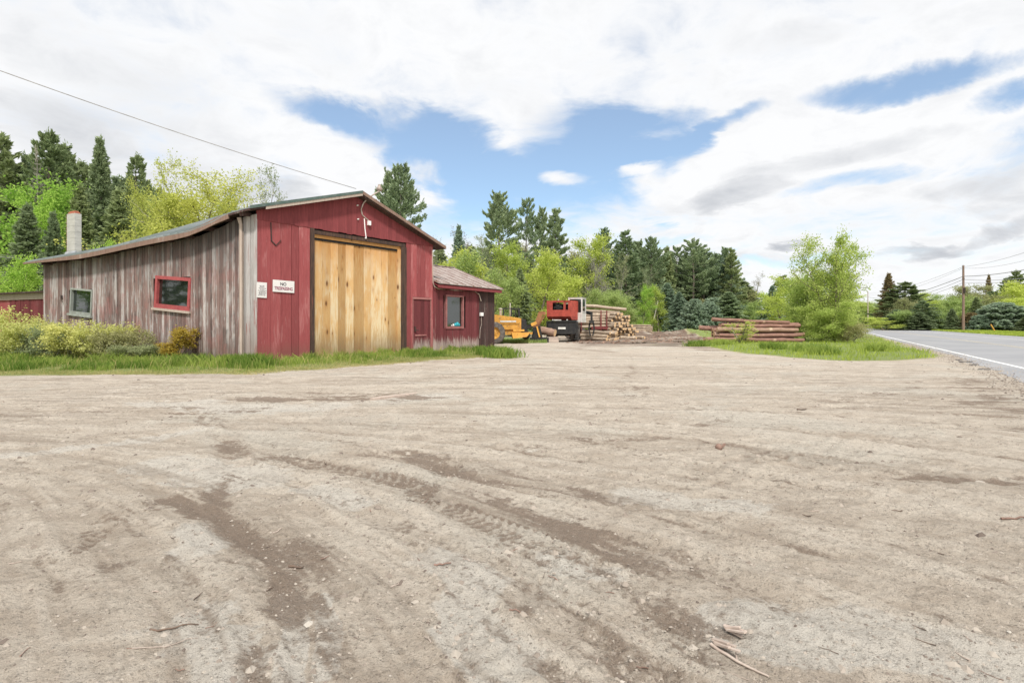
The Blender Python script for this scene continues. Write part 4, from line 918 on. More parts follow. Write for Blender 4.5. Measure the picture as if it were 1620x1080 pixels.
# ================================================================== TREES
def _norm(v): return v/(np.linalg.norm(v)+1e-9)
def conifer(seed, H, Rd, kind, dens=1.0):
    rg = np.random.default_rng(seed); tr = MB(); cr = MB()
    r0 = H*.013
    k = 14; zz = np.linspace(0, H, k); wob = np.cumsum(rg.normal(0, H*.0025, (k, 2)), 0)
    tp = np.c_[wob, zz]; tr.tube(tp, r0*(1-zz/H)**.8+.015, 7, 0, .5)
    P = dict(spruce=dict(z0=.04, dz=.40, nb=7, el0=-20, el1=34, prof=lambda t: (1-t)**.78+.05, jit=.34, fo=.12),
             pine=dict(z0=.14, dz=.62, nb=6, el0=-4, el1=40, prof=lambda t: .12+.95*(math.sin(math.pi*min(1, t*.62+.28)))**1.1*(1-t**4*.55), jit=.42, fo=.35),
             tall=dict(z0=.38, dz=.66, nb=5, el0=0, el1=38, prof=lambda t: .2+.85*(math.sin(math.pi*min(1, t*.6+.3)))*(1-t**5*.5), jit=.5, fo=.35),
             layered=dict(z0=.10, dz=.55, nb=5, el0=-10, el1=26, prof=lambda t: (1-t)**.65*.95+.08, jit=.45, fo=.30),
             bush=dict(z0=.0, dz=.22, nb=7, el0=0, el1=45, prof=lambda t: (1-t)**.5*1.05, jit=.25, fo=.2),
             dead=dict(z0=.1, dz=.5, nb=5, el0=-12, el1=20, prof=lambda t: (1-t)**.7+.05, jit=.5, fo=.3))[kind]
    z = H*P['z0']; gap = 0
    while z < H*.985:
        t = (z/H-P['z0'])/(1-P['z0']); nb = P['nb']; a0 = rg.uniform(0, 6.28)
        tuft = kind in ('pine', 'layered', 'tall')
        for b in range(nb):
            if tuft and rg.random() < .12: continue
            L = Rd*P['prof'](t)*rg.uniform(1-P['jit'], 1+P['jit']*.6)
            if L < .12: continue
            a = a0+b*6.283/nb+rg.normal(0, .25); el = math.radians(P['el0']*(1-t)+P['el1']*t+rg.normal(0, 6))
            d = np.array([math.cos(a)*math.cos(el), math.sin(a)*math.cos(el), math.sin(el)])
            c0 = np.array([np.interp(z, zz, tp[:, 0]), np.interp(z, zz, tp[:, 1]), z])
            f = np.linspace(0, 1, 5)[:, None]; droop = (-.16 if kind == 'spruce' else .10)*L
            pts = c0+d*L*f+np.array([0, 0, 1.])*droop*(f**2)
            if kind == 'spruce': pts[:, 2] += .08*L*(f[:, 0]**4)*1.6
            tr.tube(pts[::2], [max(.012, r0*.22*(1-t)), .012, .006], 3, 0, .4, cap=False)
            if kind == 'dead':
                n = int(6*L); ff = rg.uniform(.2, 1, n)[:, None]; C = c0+d*L*ff
                D = d+rg.normal(0, .7, (n, 3)); cr.cards(C, D, rg.uniform(.3, .8, n), .035, rg, 0, rg.random(n)); continue
            n = int((34 if tuft else 29)*L*dens)+8
            ff = P['fo']+(1-P['fo'])*rg.random(n)**(.75)
            C = np.stack([np.interp(ff, f[:, 0], pts[:, q]) for q in range(3)], 1)
            lat = _norm(np.cross(d, [0, 0, 1.])); wl = (1-ff)*L*.42+.10
            sd_ = rg.uniform(-1, 1, n); C = C+lat*(sd_*wl)[:, None]; C[:, 2] += rg.normal(0, .07+.02*L, n)+(.0 if tuft else -np.abs(sd_)*wl*.25)
            D = d[None]*.8+lat[None]*(np.sign(sd_)*rg.uniform(.2, 1.1, n))[:, None]+rg.normal(0, .25, (n, 3)); D[:, 2] += .35 if tuft else -.12
            tn = np.clip(rg.normal(.45, .22, n)+.25*(ff-.5), 0, 1)
            cr.cards(C, D, rg.uniform(.28, .58, n), rg.uniform(.11, .21, n), rg, 0, tn)
        z += P['dz']*rg.uniform(.75, 1.25)*(1.25-.6*t)*(H/16)**.5
    n = 40; C = np.array([tp[-1, 0], tp[-1, 1], H-.25])+rg.normal(0, 1, (n, 3))*[.1, .1, .28]; 
    cr.cards(C, rg.normal(0, .4, (n, 3))+[0, 0, 1.], .4, .1, rg, 0, .5)
    return tr, cr
def decid(seed, H, Rd, leaves=45, ls=.17, limbs=11, base=.16, spread=1., clump=.38, sub=4, levels=2, stems=1, upright=.35):
    rg = np.random.default_rng(seed); tubes = []; tw = []
    def rec(p, d, L, r, lev):
        n = 4; pts = [p]; dd = d
        for k in range(n): dd = _norm(dd+rg.normal(0, .16, 3)+np.array([0, 0, .10])); pts.append(pts[-1]+dd*L/n)
        pts = np.array(pts); tubes.append((pts, np.linspace(r, r*.45, n+1), lev))
        if lev >= levels: tw.append(pts[1:]); return
        for c in range(sub):
            f = rg.uniform(.3, 1.0); q = np.array([np.interp(f, np.linspace(0, 1, n+1), pts[:, k]) for k in range(3)])
            nd = _norm(dd+rg.normal(0, .75, 3)); rec(q, nd, L*rg.uniform(.42, .68), r*.5, lev+1)
        tw.append(pts[2:])
    for s_ in range(stems):
        b0 = np.array([rg.normal(0, .12)*(stems > 1), rg.normal(0, .12)*(stems > 1), 0]); lean = rg.normal(0, .10 if stems == 1 else .32, 2)
        zz = np.linspace(0, 1, 9); tp = b0+np.c_[lean[0]*zz*H*.8, lean[1]*zz*H*.8, zz*H*.88]+np.cumsum(rg.normal(0, .012*H, (9, 3))*[1, 1, 0], 0)*(zz[:, None])
        tubes.append((tp, (H*.017*(1-zz)+.02)*(.6 if stems > 1 else 1), 0))
        for b in range(limbs):
            f = base+(1-base)*(b+rg.random())/limbs; q = np.array([np.interp(f, zz, tp[:, k]) for k in range(3)])
            a = b*2.4+rg.normal(0, .4); L = Rd*(1.05-.55*abs(f-.42)/.58)*rg.uniform(.65, 1.15); el = math.radians(rg.uniform(12, 38)+upright*60*f)
            rec(q, np.array([math.cos(a)*math.cos(el), math.sin(a)*math.cos(el), math.sin(el)]), L*.72, H*.0065*(1.2-f), 1)
        tw.append(tp[-3:])
    TW = np.concatenate(tw)
    rad = np.percentile(np.hypot(TW[:, 0], TW[:, 1]), 93); top = TW[:, 2].max()
    s1, s2 = (Rd/rad)*.94, (H-.1)/top
    tr = MB(); cr = MB(); sc = np.array([s1, s1, s2])
    for pts, r, lev in tubes: tr.tube(pts*sc, r, 7 if lev == 0 else 4 if lev == 1 else 3, 0, .5, cap=False)
    C = np.repeat(TW*sc, max(1, leaves//3), 0); n = len(C); off = rg.normal(0, clump, (n, 3)); off[:, 2] *= .75; C = C+off*rg.random((n, 1))**.5
    C[:, 2] = np.maximum(C[:, 2], .12)
    ct = np.repeat(np.clip(rg.normal(.5, .2, len(TW)), 0, 1), max(1, leaves//3)); tn = np.clip(ct+rg.normal(0, .16, n), 0, 1)
    D = rg.normal(0, 1, (n, 3)); D[:, 2] *= .5
    cr.cards(C, D, ls*rg.uniform(.7, 1.35, n), ls*.62*rg.uniform(.7, 1.3, n), rg, 0, tn)
    return tr, cr
PROTO = {}
def proto(key, tc_, barkm, leafm, H, Rd):
    tr, cr = tc_
    PROTO[key] = (tr.mesh(key+'_wood', M[barkm]), cr.mesh(key+'_leaves', M[leafm]), H, Rd)
proto('spruceA', conifer(1, 14, 3.0, 'spruce'), 'tree_bark', 'leaf_spruce', 14, 3.0)
proto('spruceB', conifer(2, 14, 2.5, 'spruce', 1.1), 'tree_bark', 'leaf_spruce', 14, 2.5)
proto('pineA', conifer(3, 16, 3.6, 'pine', 1.15), 'tree_bark', 'leaf_pine', 16, 3.6)
proto('pineB', conifer(4, 16, 3.2, 'pine', 1.1), 'tree_bark', 'leaf_pine', 16, 3.2)
proto('pineC', conifer(15, 16, 3.0, 'pine', 1.15), 'tree_bark', 'leaf_pine', 16, 3.0)
proto('layA', conifer(5, 16, 2.9, 'layered', 1.3), 'tree_bark', 'leaf_pine', 16, 2.9)
proto('layB', conifer(6, 16, 3.1, 'layered', 1.5), 'tree_bark', 'leaf_dark', 16, 3.1)
proto('dead', conifer(7, 14, 2.2, 'dead'), 'grey_bark', 'leaf_grey', 14, 2.2)
proto('pineD', conifer(24, 16, 2.8, 'tall', .95), 'tree_bark', 'leaf_pine', 16, 2.8)
proto('layC', conifer(25, 16, 3.2, 'layered', 1.1), 'tree_bark', 'leaf_dark', 16, 3.2)
proto('pinebush', conifer(8, 6, 2.6, 'bush', 1.3), 'tree_bark', 'leaf_blue', 6, 2.6)
proto('decA', decid(11, 11, 4.2, 84, .23, 16, .06, clump=.55, sub=5), 'tree_bark', 'leaf_lime', 11, 4.2)
proto('decB', decid(12, 11, 3.6, 80, .23, 15, .08, clump=.55, sub=5), 'tree_bark', 'leaf_lime', 11, 3.6)
proto('decC', decid(13, 9, 3.8, 70, .21, 14, .03, clump=.5, stems=2), 'tree_bark', 'leaf_mid', 9, 3.8)
proto('airy', decid(14, 12, 4.6, 34, .14, 14, .2, clump=.24, sub=6, upright=.9), 'grey_bark', 'leaf_yellow', 12, 4.6)
proto('maple', decid(61, 11, 4.2, 120, .13, 17, .06, clump=.42, sub=6), 'tree_bark', 'leaf_yellow', 11, 4.2)
proto('bare', decid(16, 11, 3.0, 12, .16, 14, .2, clump=.25, sub=6, upright=.8), 'grey_bark', 'leaf_grey', 11, 3.0)
proto('shrub', decid(17, 1.7, 1.25, 30, .075, 6, .02, clump=.13, sub=4, stems=6, upright=.7), 'grey_bark', 'leaf_bush', 1.7, 1.25)
proto('shrub2', decid(18, 1.4, 1.2, 36, .07, 5, .02, clump=.12, sub=4, stems=7, upright=.7), 'grey_bark', 'leaf_bush', 1.4, 1.2)
tcount = [0]
def tree(px, ytop, Y, key, lf, label, width=None, group=None, cat='tree', name=None, zb=None, rz=None, H=None):
    """one tree: crown top at the given picture row, at distance Y"""
    me_t, me_c, H0, R0_ = PROTO[key]; x = (px-CX)/F*Y; z0 = gh(x, Y)-.06 if zb is None else zb
    if H is None: H = CH+(HY-ytop)/F*Y-z0
    sz = H/H0; sxy = (width/2/F*Y)/R0_*(1.28 if key[:3] in ('spr', 'pin', 'lay') else 1.12) if width else sz*.95
    nm = name or dict(spruceA='spruce_tree', spruceB='spruce_tree', pineA='pine_tree', pineB='pine_tree', pineC='pine_tree', pineD='pine_tree', layC='pine_tree', layA='pine_tree', layB='pine_tree', dead='dead_tree', pinebush='young_pine', shrub='shrub', shrub2='shrub', bare='bare_tree').get(key, 'leafy_tree')
    tcount[0] += 1; rzz = rz if rz is not None else (tcount[0]*2.399) % 6.283
    o = empty(nm, (x, Y, z0), rzz, label=label, cat=cat, group=group)
    for n_, me in (('trunk', me_t), ('crown', me_c)):
        c = bpy.data.objects.new(n_, me); col.objects.link(c); c.parent = o
        if n_ == 'crown': c.material_slots[0].link = 'OBJECT'; c.material_slots[0].material = M['leaf_'+lf]
    o.scale = (sxy, sxy, sz); return o
EG = 'evergreens of the wood behind the barn'; ML = 'trees of the wood behind the log yard'; RT = 'trees beyond the road'
for a in [
 # ---- left, behind the barn
 (8, 214, 56, 'layB', 'dark', 'broad dark evergreen at the far left end of the treeline', 120),
 (70, 210, 54, 'layB', 'dark', 'tallest shaggy dark evergreen above the lime tree on the left', 100),
 (62, 240, 48, 'dead', 'grey', 'dead grey trunk with bare drooping branches among the left evergreens', 44),
 (103, 226, 57, 'layC', 'dark', 'dark evergreen with ragged top just right of the dead grey trunk', 70),
 (159, 217, 52, 'spruceA', 'spruce', 'sharp pointed spruce with layered branches left of the yellow tree', 66),
 (214, 245, 54, 'layC', 'dark', 'round headed dark evergreen between the pointed spruce and the yellow tree', 74),
 (130, 292, 47, 'spruceB', 'dark', 'dark evergreen rising directly behind the chimney', 66),
 (185, 300, 46, 'spruceB', 'dark', 'dark narrow evergreen right of the chimney and below the pointed spruce', 78),
 (42, 322, 40, 'spruceB', 'spruce', 'dark conical spruce in front of the lime tree left of the chimney', 70),
 (84, 335, 38, 'spruceA', 'spruce', 'small dark spruce tight against the left of the chimney', 50),
 (22, 285, 46, 'decA', 'bright', 'wide lime green tree at the left edge of the photo', 150),
 (82, 308, 44, 'decB', 'bright', 'lime green tree between the left edge and the chimney', 70),
 (14, 404, 31, 'decC', 'bright', 'low bright green bush above the roof of the small left shed', 78),
 (170, 376, 30, 'decC', 'bright', 'low bright green bush behind the barn roof right of the chimney', 52),
 (258, 292, 45, 'maple', 'yellow', 'olive yellow tree crown rising left of the big yellow maple', 90),
 (300, 268, 41, 'maple', 'yellow', 'big yellow green maple in spring leaf above the sagging roof', 190),
 (285, 300, 39, 'decA', 'yellow', 'dense lower crown of yellow green leaves just above the middle of the sagging roof', 130),
 (330, 246, 42, 'airy', 'yellow', 'airy yellow green tree with feathery upright twigs above the maple', 140),
 (402, 262, 44, 'airy', 'sage', 'sparse pale tree with thin budding twigs above the barn corner', 90),
 (372, 292, 43, 'maple', 'yellow', 'yellow green tree right of the big maple near the barn corner', 90),
 (634, 267, 50, 'pineA', 'pine', 'tall white pine rising behind the barn ridge', 74),
 (615, 276, 51, 'pineB', 'pine', 'second white pine top just left of the tall one behind the ridge', 50),
 # ---- middle
 (704, 372, 62, 'airy', 'sage', 'thin pale green tree just right of the barn roof tip', 50),
 (726, 356, 66, 'spruceA', 'blue', 'slim greyish spruce above the annex roof', 42),
 (750, 360, 70, 'bare', 'grey', 'bare grey twiggy tree above the annex roof', 60),
 (708, 400, 55, 'decC', 'mid', 'fresh green bushy tree between barn roof tip and annex roof', 86),
 (752, 395, 56, 'decB', 'lime', 'soft green tree behind the right slope of the annex roof', 96),
 (790, 309, 72, 'pineA', 'pine', 'tallest white pine of the middle wood with broad dark crown', 66),
 (762, 372, 68, 'airy', 'sage', 'hazy budding tree left of the tallest middle pine', 60),
 (833, 320, 76, 'pineD', 'pine', 'tall slender white pine right of the tallest middle pine', 40),
 (856, 332, 80, 'pineC', 'pine', 'narrow white pine between two taller pines of the middle wood', 36),
 (878, 331, 74, 'layA', 'pine', 'white pine with drooping right side at the end of the middle group', 54),
 (806, 385, 62, 'decB', 'lime', 'lime green tree in front of the tallest middle pine', 70),
 (850, 400, 58, 'decA', 'lime', 'rounded lime green tree above the yellow loader', 84),
 (822, 425, 54, 'spruceB', 'dark', 'small dark evergreen in front of the lime trees above the loader', 44),
 (790, 430, 50, 'decC', 'mid', 'mid green bushy tree beside the end of the annex roof', 76),
 (918, 373, 74, 'decA', 'lime', 'tall light green tree right of the middle pines', 80),
 (900, 425, 64, 'decC', 'lime', 'bright leafy tree directly above the red log loader', 84),
 (957, 364, 86, 'pineB', 'pine', 'dark pine top peeping over the light green trees', 46),
 (962, 392, 72, 'bare', 'grey', 'grey leafless tree above the tall log heap', 66),
 (944, 400, 70, 'bare', 'grey', 'grey leafless tree just above the white loader cab', 56),
 (990, 366, 78, 'layA', 'pine', 'tall dark green pine above the right end of the log heap', 64),
 (1010, 384, 84, 'pineC', 'pine', 'slim pine behind and right of the tall dark green pine', 40),
 (1031, 379, 80, 'pineA', 'pine', 'flat topped pine above the far stack of logs', 52),
 (1054, 390, 84, 'spruceB', 'dark', 'thin dark pine right of the flat topped pine', 36),
 (1071, 393, 86, 'pineD', 'pine', 'thin pale pine between darker ones right of the flat topped pine', 34),
 (1096, 383, 84, 'pineD', 'pine', 'tall ragged pine with bare lower trunk in the middle of the row', 48),
 (1113, 396, 86, 'pineB', 'pine', 'broad green pine right of the ragged one', 46),
 (1131, 400, 88, 'layC', 'pine', 'green pine second from the right end of the pine row', 44),
 (1146, 412, 86, 'pineC', 'blue', 'pine tucked against the last pine of the row', 44),
 (1157, 394, 84, 'layA', 'dark', 'last pine of the row with separate layered branches against the sky', 42),
 (1016, 450, 66, 'decB', 'bright', 'narrow vivid green young tree above the far stack of logs', 32),
 (1042, 452, 70, 'decB', 'lime', 'small yellow green tree among the dark trunks', 40),
 (1058, 448, 72, 'spruceB', 'blue', 'bluish young spruce right of the small yellow green tree', 46),
 (1075, 462, 66, 'spruceA', 'blue', 'soft bluish spruce at the edge of the clearing', 40),
 (1098, 476, 60, 'pinebush', 'blue', 'low fluffy young pine left of the brown log pile', 42),
 (1122, 480, 60, 'pinebush', 'blue', 'low fluffy young pine just above the left end of the brown logs', 40),
 (1150, 462, 70, 'spruceB', 'pine', 'dark young evergreen behind the left half of the brown logs', 60),
 (1172, 450, 90, 'decC', 'olive', 'olive grey tree beyond the brown log pile', 60),
 (1186, 430, 110, 'bare', 'grey', 'pale leafless tree in the gap beyond the brown logs', 34),
 (985, 455, 62, 'decC', 'mid', 'green thicket tree behind the tall log heap', 74),
 (958, 460, 60, 'decC', 'mid', 'mid green leafy tree close behind the trailer logs', 64),
 (938, 388, 76, 'decB', 'sage', 'soft pale green tree left of the grey leafless trees', 70),
 (974, 398, 70, 'airy', 'sage', 'thin budding tree between the grey leafless tree and the tall dark green pine', 60),
 (1040, 420, 76, 'airy', 'sage', 'hazy budding tree among the pines above the far stack', 50),
 # ---- gap and island side
 (1207, 462, 92, 'decA', 'bright', 'bright green rounded tree at the left start of the roadside row', 50),
 (1224, 452, 84, 'spruceB', 'blue', 'blue grey conifer in the roadside row between two bright trees', 34),
 (1240, 436, 88, 'layA', 'dark', 'dark evergreen top behind the roadside row', 50),
 (1241, 462, 62, 'decB', 'lime', 'lime tree above the right half of the brown logs', 60),
 (1258, 438, 56, 'decA', 'lime', 'rounded lime tree leaning against the big roadside tree', 70),
 # ---- right, beyond the road
 (1406, 432, 118, 'spruceA', 'rusty', 'reddish topped spruce right of the slim pale pole', 34),
 (1428, 447, 116, 'layB', 'dark', 'wide dark evergreen clump right of the slim pale pole', 76),
 (1398, 476, 118, 'decC', 'olive', 'olive bushy tree right beside the slim pale pole', 34),
 (1446, 450, 114, 'spruceB', 'spruce', 'narrow pointed spruce midway between the two poles', 22),
 (1436, 472, 108, 'decC', 'olive', 'brownish olive tree between the two poles', 50),
 (1462, 476, 100, 'layB', 'pine', 'low dark evergreen left of the lime trees between the poles', 46),
 (1470, 462, 120, 'decA', 'lime', 'yellow green tree between the poles', 44),
 (1495, 468, 112, 'decB', 'mid', 'soft green tree just left of the tall pole', 60),
 (1515, 474, 102, 'decA', 'mid', 'green rounded tree directly behind the tall pole', 54),
 (1506, 488, 93, 'spruceA', 'spruce', 'small dark cone shaped spruce left of the tall pole', 24),
 (1545, 470, 97, 'spruceA', 'dark', 'dark spruce right of the tall pole', 28),
 (1535, 496, 92, 'pinebush', 'rusty', 'low olive brown bush at the foot of the tall pole', 32),
 (1584, 481, 90, 'pinebush', 'blue', 'broad bluish pine with tiered branches above the yellow marker', 74),
 (1552, 500, 90, 'pinebush', 'blue', 'small bluish pine left of the yellow marker', 32),
 (1560, 450, 118, 'decA', 'olive', 'large olive green tree on the rise right of the tall pole', 82),
 (1592, 444, 122, 'decB', 'lime', 'large yellow green tree at the top of the rise on the right', 74),
 (1564, 434, 135, 'spruceA', 'rusty', 'thin pointed spruce standing above the rise right of the pole', 18),
 (1590, 440, 130, 'layB', 'dark', 'dark evergreen behind the yellow green tree on the right', 40),
 (1610, 428, 128, 'layB', 'dark', 'tall dark pine at the right edge of the photo', 46),
 (1622, 470, 100, 'decA', 'lime', 'lime green tree at the right edge beside the bluish pine', 60),
 (1622, 502, 84, 'spruceA', 'spruce', 'small dark spruce cut by the right edge of the photo', 34),
]:
    tree(*a[:7] if len(a) == 7 else a[:6], group=None)
# fillers: the mass of the wood
rg = np.random.default_rng(77)
def fill(n, pxr, Yr, ytop, keys, lfs, label, group, wr=(40, 70)):
    for k in range(n):
        px = pxr[0]+(pxr[1]-pxr[0])*(k+rg.uniform(.1, .9))/n; Y = rg.uniform(*Yr); q = rg.integers(len(keys))
        tree(px, ytop(px)+rg.uniform(-6, 14), Y, keys[q], lfs[q], label, rg.uniform(*wr), group)
fill(20, (-60, 250), (58, 70), lambda p: 248+max(0, p-110)*.28, ['layB', 'layC', 'spruceA'], ['dark', 'dark', 'spruce'], 'dark evergreen deep in the wood behind the barn', EG, (60, 90))
fill(6, (200, 440), (52, 62), lambda p: 318, ['spruceB', 'decB', 'layB'], ['dark', 'mid', 'dark'], 'dark tree half hidden behind the yellow maple and the roof', EG+' hidden by the maple', (60, 90))
fill(12, (690, 950), (80, 92), lambda p: 393, ['decB', 'decA', 'spruceB', 'layB'], ['mid', 'olive', 'dark', 'dark'], 'tree deep in the wood behind annex loader and red truck', ML, (60, 90))
fill(12, (965, 1150), (87, 95), lambda p: 398, ['pineB', 'layC', 'pineC', 'layA'], ['pine', 'dark', 'pine', 'pine'], 'pine deep in the row of tall pines behind the log stacks', 'pines deep in the row behind the log stacks', (36, 50))
fill(16, (940, 1180), (88, 98), lambda p: 420+max(0, p-1130)*.7, ['spruceB', 'layB', 'pineC', 'decC'], ['dark', 'dark', 'pine', 'olive'], 'dark tree deep in the wood behind the log stacks', ML+' right part', (50, 80))
fill(14, (940, 1190), (76, 84), lambda p: 478, ['decC', 'pinebush', 'spruceB', 'decC'], ['mid', 'blue', 'dark', 'olive'], 'low undergrowth tree along the edge of the log yard', 'undergrowth trees of the log yard edge', (44, 70))
fill(9, (690, 950), (66, 76), lambda p: 462, ['decC', 'decC', 'spruceB'], ['mid', 'olive', 'dark'], 'low leafy tree along the edge of the wood behind the machines', 'undergrowth trees behind the machines', (60, 90))
fill(8, (1170, 1300), (100, 130), lambda p: 480, ['decC', 'spruceB', 'decA'], ['mid', 'dark', 'mid'], 'distant tree in the row beyond the brown logs', 'distant trees beyond the brown logs', (40, 60))
fill(18, (1340, 1520), (198, 230), lambda p: 470, ['decC', 'layB', 'decA'], ['mid', 'pine', 'lime'], 'distant tree of the wood across the road between the poles', RT+' between the poles', (40, 70))
fill(9, (1525, 1680), (125, 150), lambda p: 466-max(0, p-1560)*.15, ['decC', 'layB', 'decA'], ['mid', 'pine', 'lime'], 'tree deep in the wood across the road right of the tall pole', RT+' right of the pole', (50, 80))
fill(17, (1394, 1690), (97, 108), lambda p: 489, ['decC', 'decA', 'spruceB'], ['mid', 'lime', 'pine'], 'low leafy tree lining the far side of the road', RT+' lining the verge', (40, 60))
# birch trunk leaning at the edge of the wood
mb = MB(); x, y = E3(1035, 520, 70)[:2]; z0 = gh(x, y); mb.tube([(-.35, 0, 0), (0, 0, 1.8), (.5, 0, 4.0)], [.09, .07, .04], 7, 0, .9); mb.tube([(-.3, 0, 3.1), (.9, 0, 2.9)], .03, 5, 0, .9)
tag(mb.build('birch_trunk', M['birch'], loc=(x, y, z0)), 'slim leaning birch trunk without leaves at the edge of the wood', 'tree trunk')

# ---- the big roadside tree on the grass island
def island_tree():
    tr, cr = decid(42, 7.2, 3.0, 50, .14, 16, .04, clump=.30, sub=5, stems=3, upright=.5)
    tr2, cr2 = decid(43, 6.2, 2.6, 84, .14, 14, .02, clump=.38, sub=5, stems=3, upright=.3)
    return (tr, cr), (tr2, cr2)
a_, b_ = island_tree(); proto('isl1', a_, 'tree_bark', 'leaf_island', 7.2, 3.0); proto('isl2', b_, 'tree_bark', 'leaf_island', 6.2, 2.6)
tree(1320, 366, 37.5, 'isl1', 'island', 'big leafy roadside tree with airy top on the grass island', 84, name='leafy_tree', rz=2.2)
tree(1274, 430, 41, 'isl2', 'island', 'broad green tree left half of the clump on the grass island', 70, name='leafy_tree', rz=.6)
tree(1334, 422, 39, 'isl2', 'island', 'smaller leafy tree on the right flank of the island clump', 44, name='leafy_tree', rz=3.4)
tree(1302, 478, 36.6, 'isl2', 'island', 'low tangled tree filling the foot of the big roadside tree', 74, rz=1.)
tree(1344, 507, 36.5, 'shrub2', 'olive', 'small dark shrub right of the big roadside tree', 46, cat='shrub')
# ---- shrubs along the barn
for a in [(14, 482, 19.6, 'shrub', 'bush', 'tall yellow green shrub at the left edge before the shed', 84),
          (46, 500, 19.2, 'shrub2', 'bush', 'pale yellow green shrub in front of the small shed', 72),
          (82, 510, 18.9, 'shrub2', 'sage', 'soft green shrub below the left end of the barn wall', 70),
          (114, 503, 19.0, 'shrub', 'bush', 'bright yellow shrub under the small grey framed window', 76),
          (154, 505, 18.9, 'shrub', 'bush', 'yellow green shrub right of the small grey framed window', 72),
          (188, 516, 18.8, 'shrub2', 'olive', 'thin brownish shrub along the middle of the side wall', 60),
          (222, 540, 18.7, 'shrub2', 'sage', 'low shrub left of the wide red framed window', 66)]:
    tree(*a[:6], a[6]*1.25, cat='shrub')
proto('gold', decid(19, 1.3, .42, 40, .055, 5, .04, clump=.11, sub=4, stems=4, upright=1.3), 'tree_bark', 'leaf_goldbush', 1.3, .42)
tree(283, 516, 18.2, 'gold', 'goldbush', 'upright golden brown bush against the side wall below the red window', 40, cat='shrub', name='shrub')
tree(272, 540, 18.1, 'gold', 'goldbush', 'small offshoot of the golden bush at its left foot', 26, cat='shrub', name='shrub')
# sapling before the brown logs
proto('sap', decid(20, 1.9, .7, 8, .09, 8, .1, clump=.12, sub=3, stems=3, upright=.5), 'grey_bark', 'leaf_yellow', 1.9, .7)
tree(1176, 507, 34.0, 'sap', 'yellow', 'thin yellow sapling in front of the brown log pile', 66, cat='sapling', name='sapling')
# trees behind the viewer, mirrored by the windows
for k, (x, y, key, lf) in enumerate([(-38, 4, 'spruceA', 'dark'), (-40, 10, 'decA', 'mid'), (-42, 15, 'layB', 'dark'), (-43, 20, 'decB', 'bright'), (-37, 24, 'decA', 'mid'), (-34, -2, 'decA', 'mid'), (60, 40, 'decA', 'mid'), (64, 46, 'layB', 'dark')]):
    o = tree(810, 0, 50, key, lf, 'tree standing behind the viewer and mirrored in the barn windows', H=12, zb=0, group='trees mirrored in the windows'); o.location = (x, y, 0); o.scale = (.9, .9, .9)

# ================================================================== GRASS
def blades(name, lf, n, sampler, h, wd, seed, kind='stuff', lean=.35, zf=None):
    rg = np.random.default_rng(seed); X, Y = sampler(rg, n); N = len(X)
    Z = ground_z(X, Y) if zf is None else zf(X, Y)
    hh = h(X, Y, rg)*rg.uniform(.5, 1.25, N); a = rg.uniform(0, 6.283, N); l = rg.normal(0, lean, (N, 2))*hh[:, None]
    w_ = wd*rg.uniform(.6, 1.3, N); b = np.stack([X, Y, Z-.01], 1); sd_ = np.stack([np.cos(a), np.sin(a), np.zeros(N)], 1)*w_[:, None]/2
    mid = b+np.c_[l*.35, hh*.55]; tip = b+np.c_[l, hh*.95]
    v = np.stack([b-sd_, b+sd_, mid+sd_*.8, tip, mid-sd_*.8], 1).reshape(-1, 3)
    mb = MB(); i = np.arange(N)[:, None]*5
    tn = np.clip(rg.normal(.42, .24, N)+1.7*(fbm(X*.9, Y*.9, 7, 4)-.5), 0, 1)
    mb.add(v, np.concatenate([i+0, i+1, i+2, i+3, i+4], 1), 0, np.repeat(tn, 5)); o = mb.build(name, M['leaf_'+lf]); tag(o, kind='stuff'); return o
def poly_sampler(poly, margin=0, dens=None, bias=None):
    P = np.array(poly)
    def f(rg, n):
        lo, hi = P.min(0), P.max(0); X = rg.uniform(lo[0], hi[0], n); Y = rg.uniform(lo[1], hi[1], n)
        d = polydist(X, Y, poly)+(fbm(X*1.2, Y*1.2, 83, 3)-.5)*.8; k = d < margin
        if bias is not None: k &= bias(X, Y, rg)
        return X[k], Y[k]
    return f
wall_poly = [gp(*p) for p in front[:11]]+[tuple(A+dF*12.9+nF*.05), tuple(A+nF*.03+nL*.05), tuple(A+dL*13+nL*.05), tuple(A+dL*13+nL*1.5), (-42, 23.5), (-42, 14)]
inview = lambda X, Y: np.abs(X/Y) < 1.05
def dwall(X, Y):
    a = (X-A[0])*nL[0]+(Y-A[1])*nL[1]; b = (X-A[0])*nF[0]+(Y-A[1])*nF[1]
    return np.where((X-A[0])*dL[0]+(Y-A[1])*dL[1] > -.3, a, b)
dfront = lambda X, Y: -polydist(X, Y, strip_poly)
blades('grass', 'grass', 800000, poly_sampler(wall_poly, -.1, bias=lambda X, Y, rg: inview(X, Y) & (rg.random(len(X)) < np.clip(.05+dfront(X, Y)*.6, .06, 1)*(.12+.88*sstep(fbm(X*1.3, Y*1.3, 19, 4), .36, .54)))),
       lambda X, Y, rg: np.clip((.035+.065*np.clip(dfront(X, Y)-.5, 0, 1.8))+.8*(fbm(X*1.9, Y*1.9, 15, 4)-.50)*sstep(dfront(X, Y), .2, 1.4), .03, .5), .014, 1)
blades('dry_grass', 'drygrass', 420000, poly_sampler(wall_poly, .35, bias=lambda X, Y, rg: inview(X, Y) & (rg.random(len(X)) < np.clip(1.5-dfront(X, Y)*.8, .15, .8))),
       lambda X, Y, rg: np.full(len(X), .06), .012, 2, lean=.7)
blades('seed_stalks', 'drygrass', 30000, poly_sampler(wall_poly, -.5, bias=lambda X, Y, rg: inview(X, Y) & (rg.random(len(X)) < .3)),
       lambda X, Y, rg: np.full(len(X), .34), .007, 12, lean=.3)
tree_r = lambda X, Y: np.hypot(X-E3(1315, 0, 37.5)[0], Y-38)
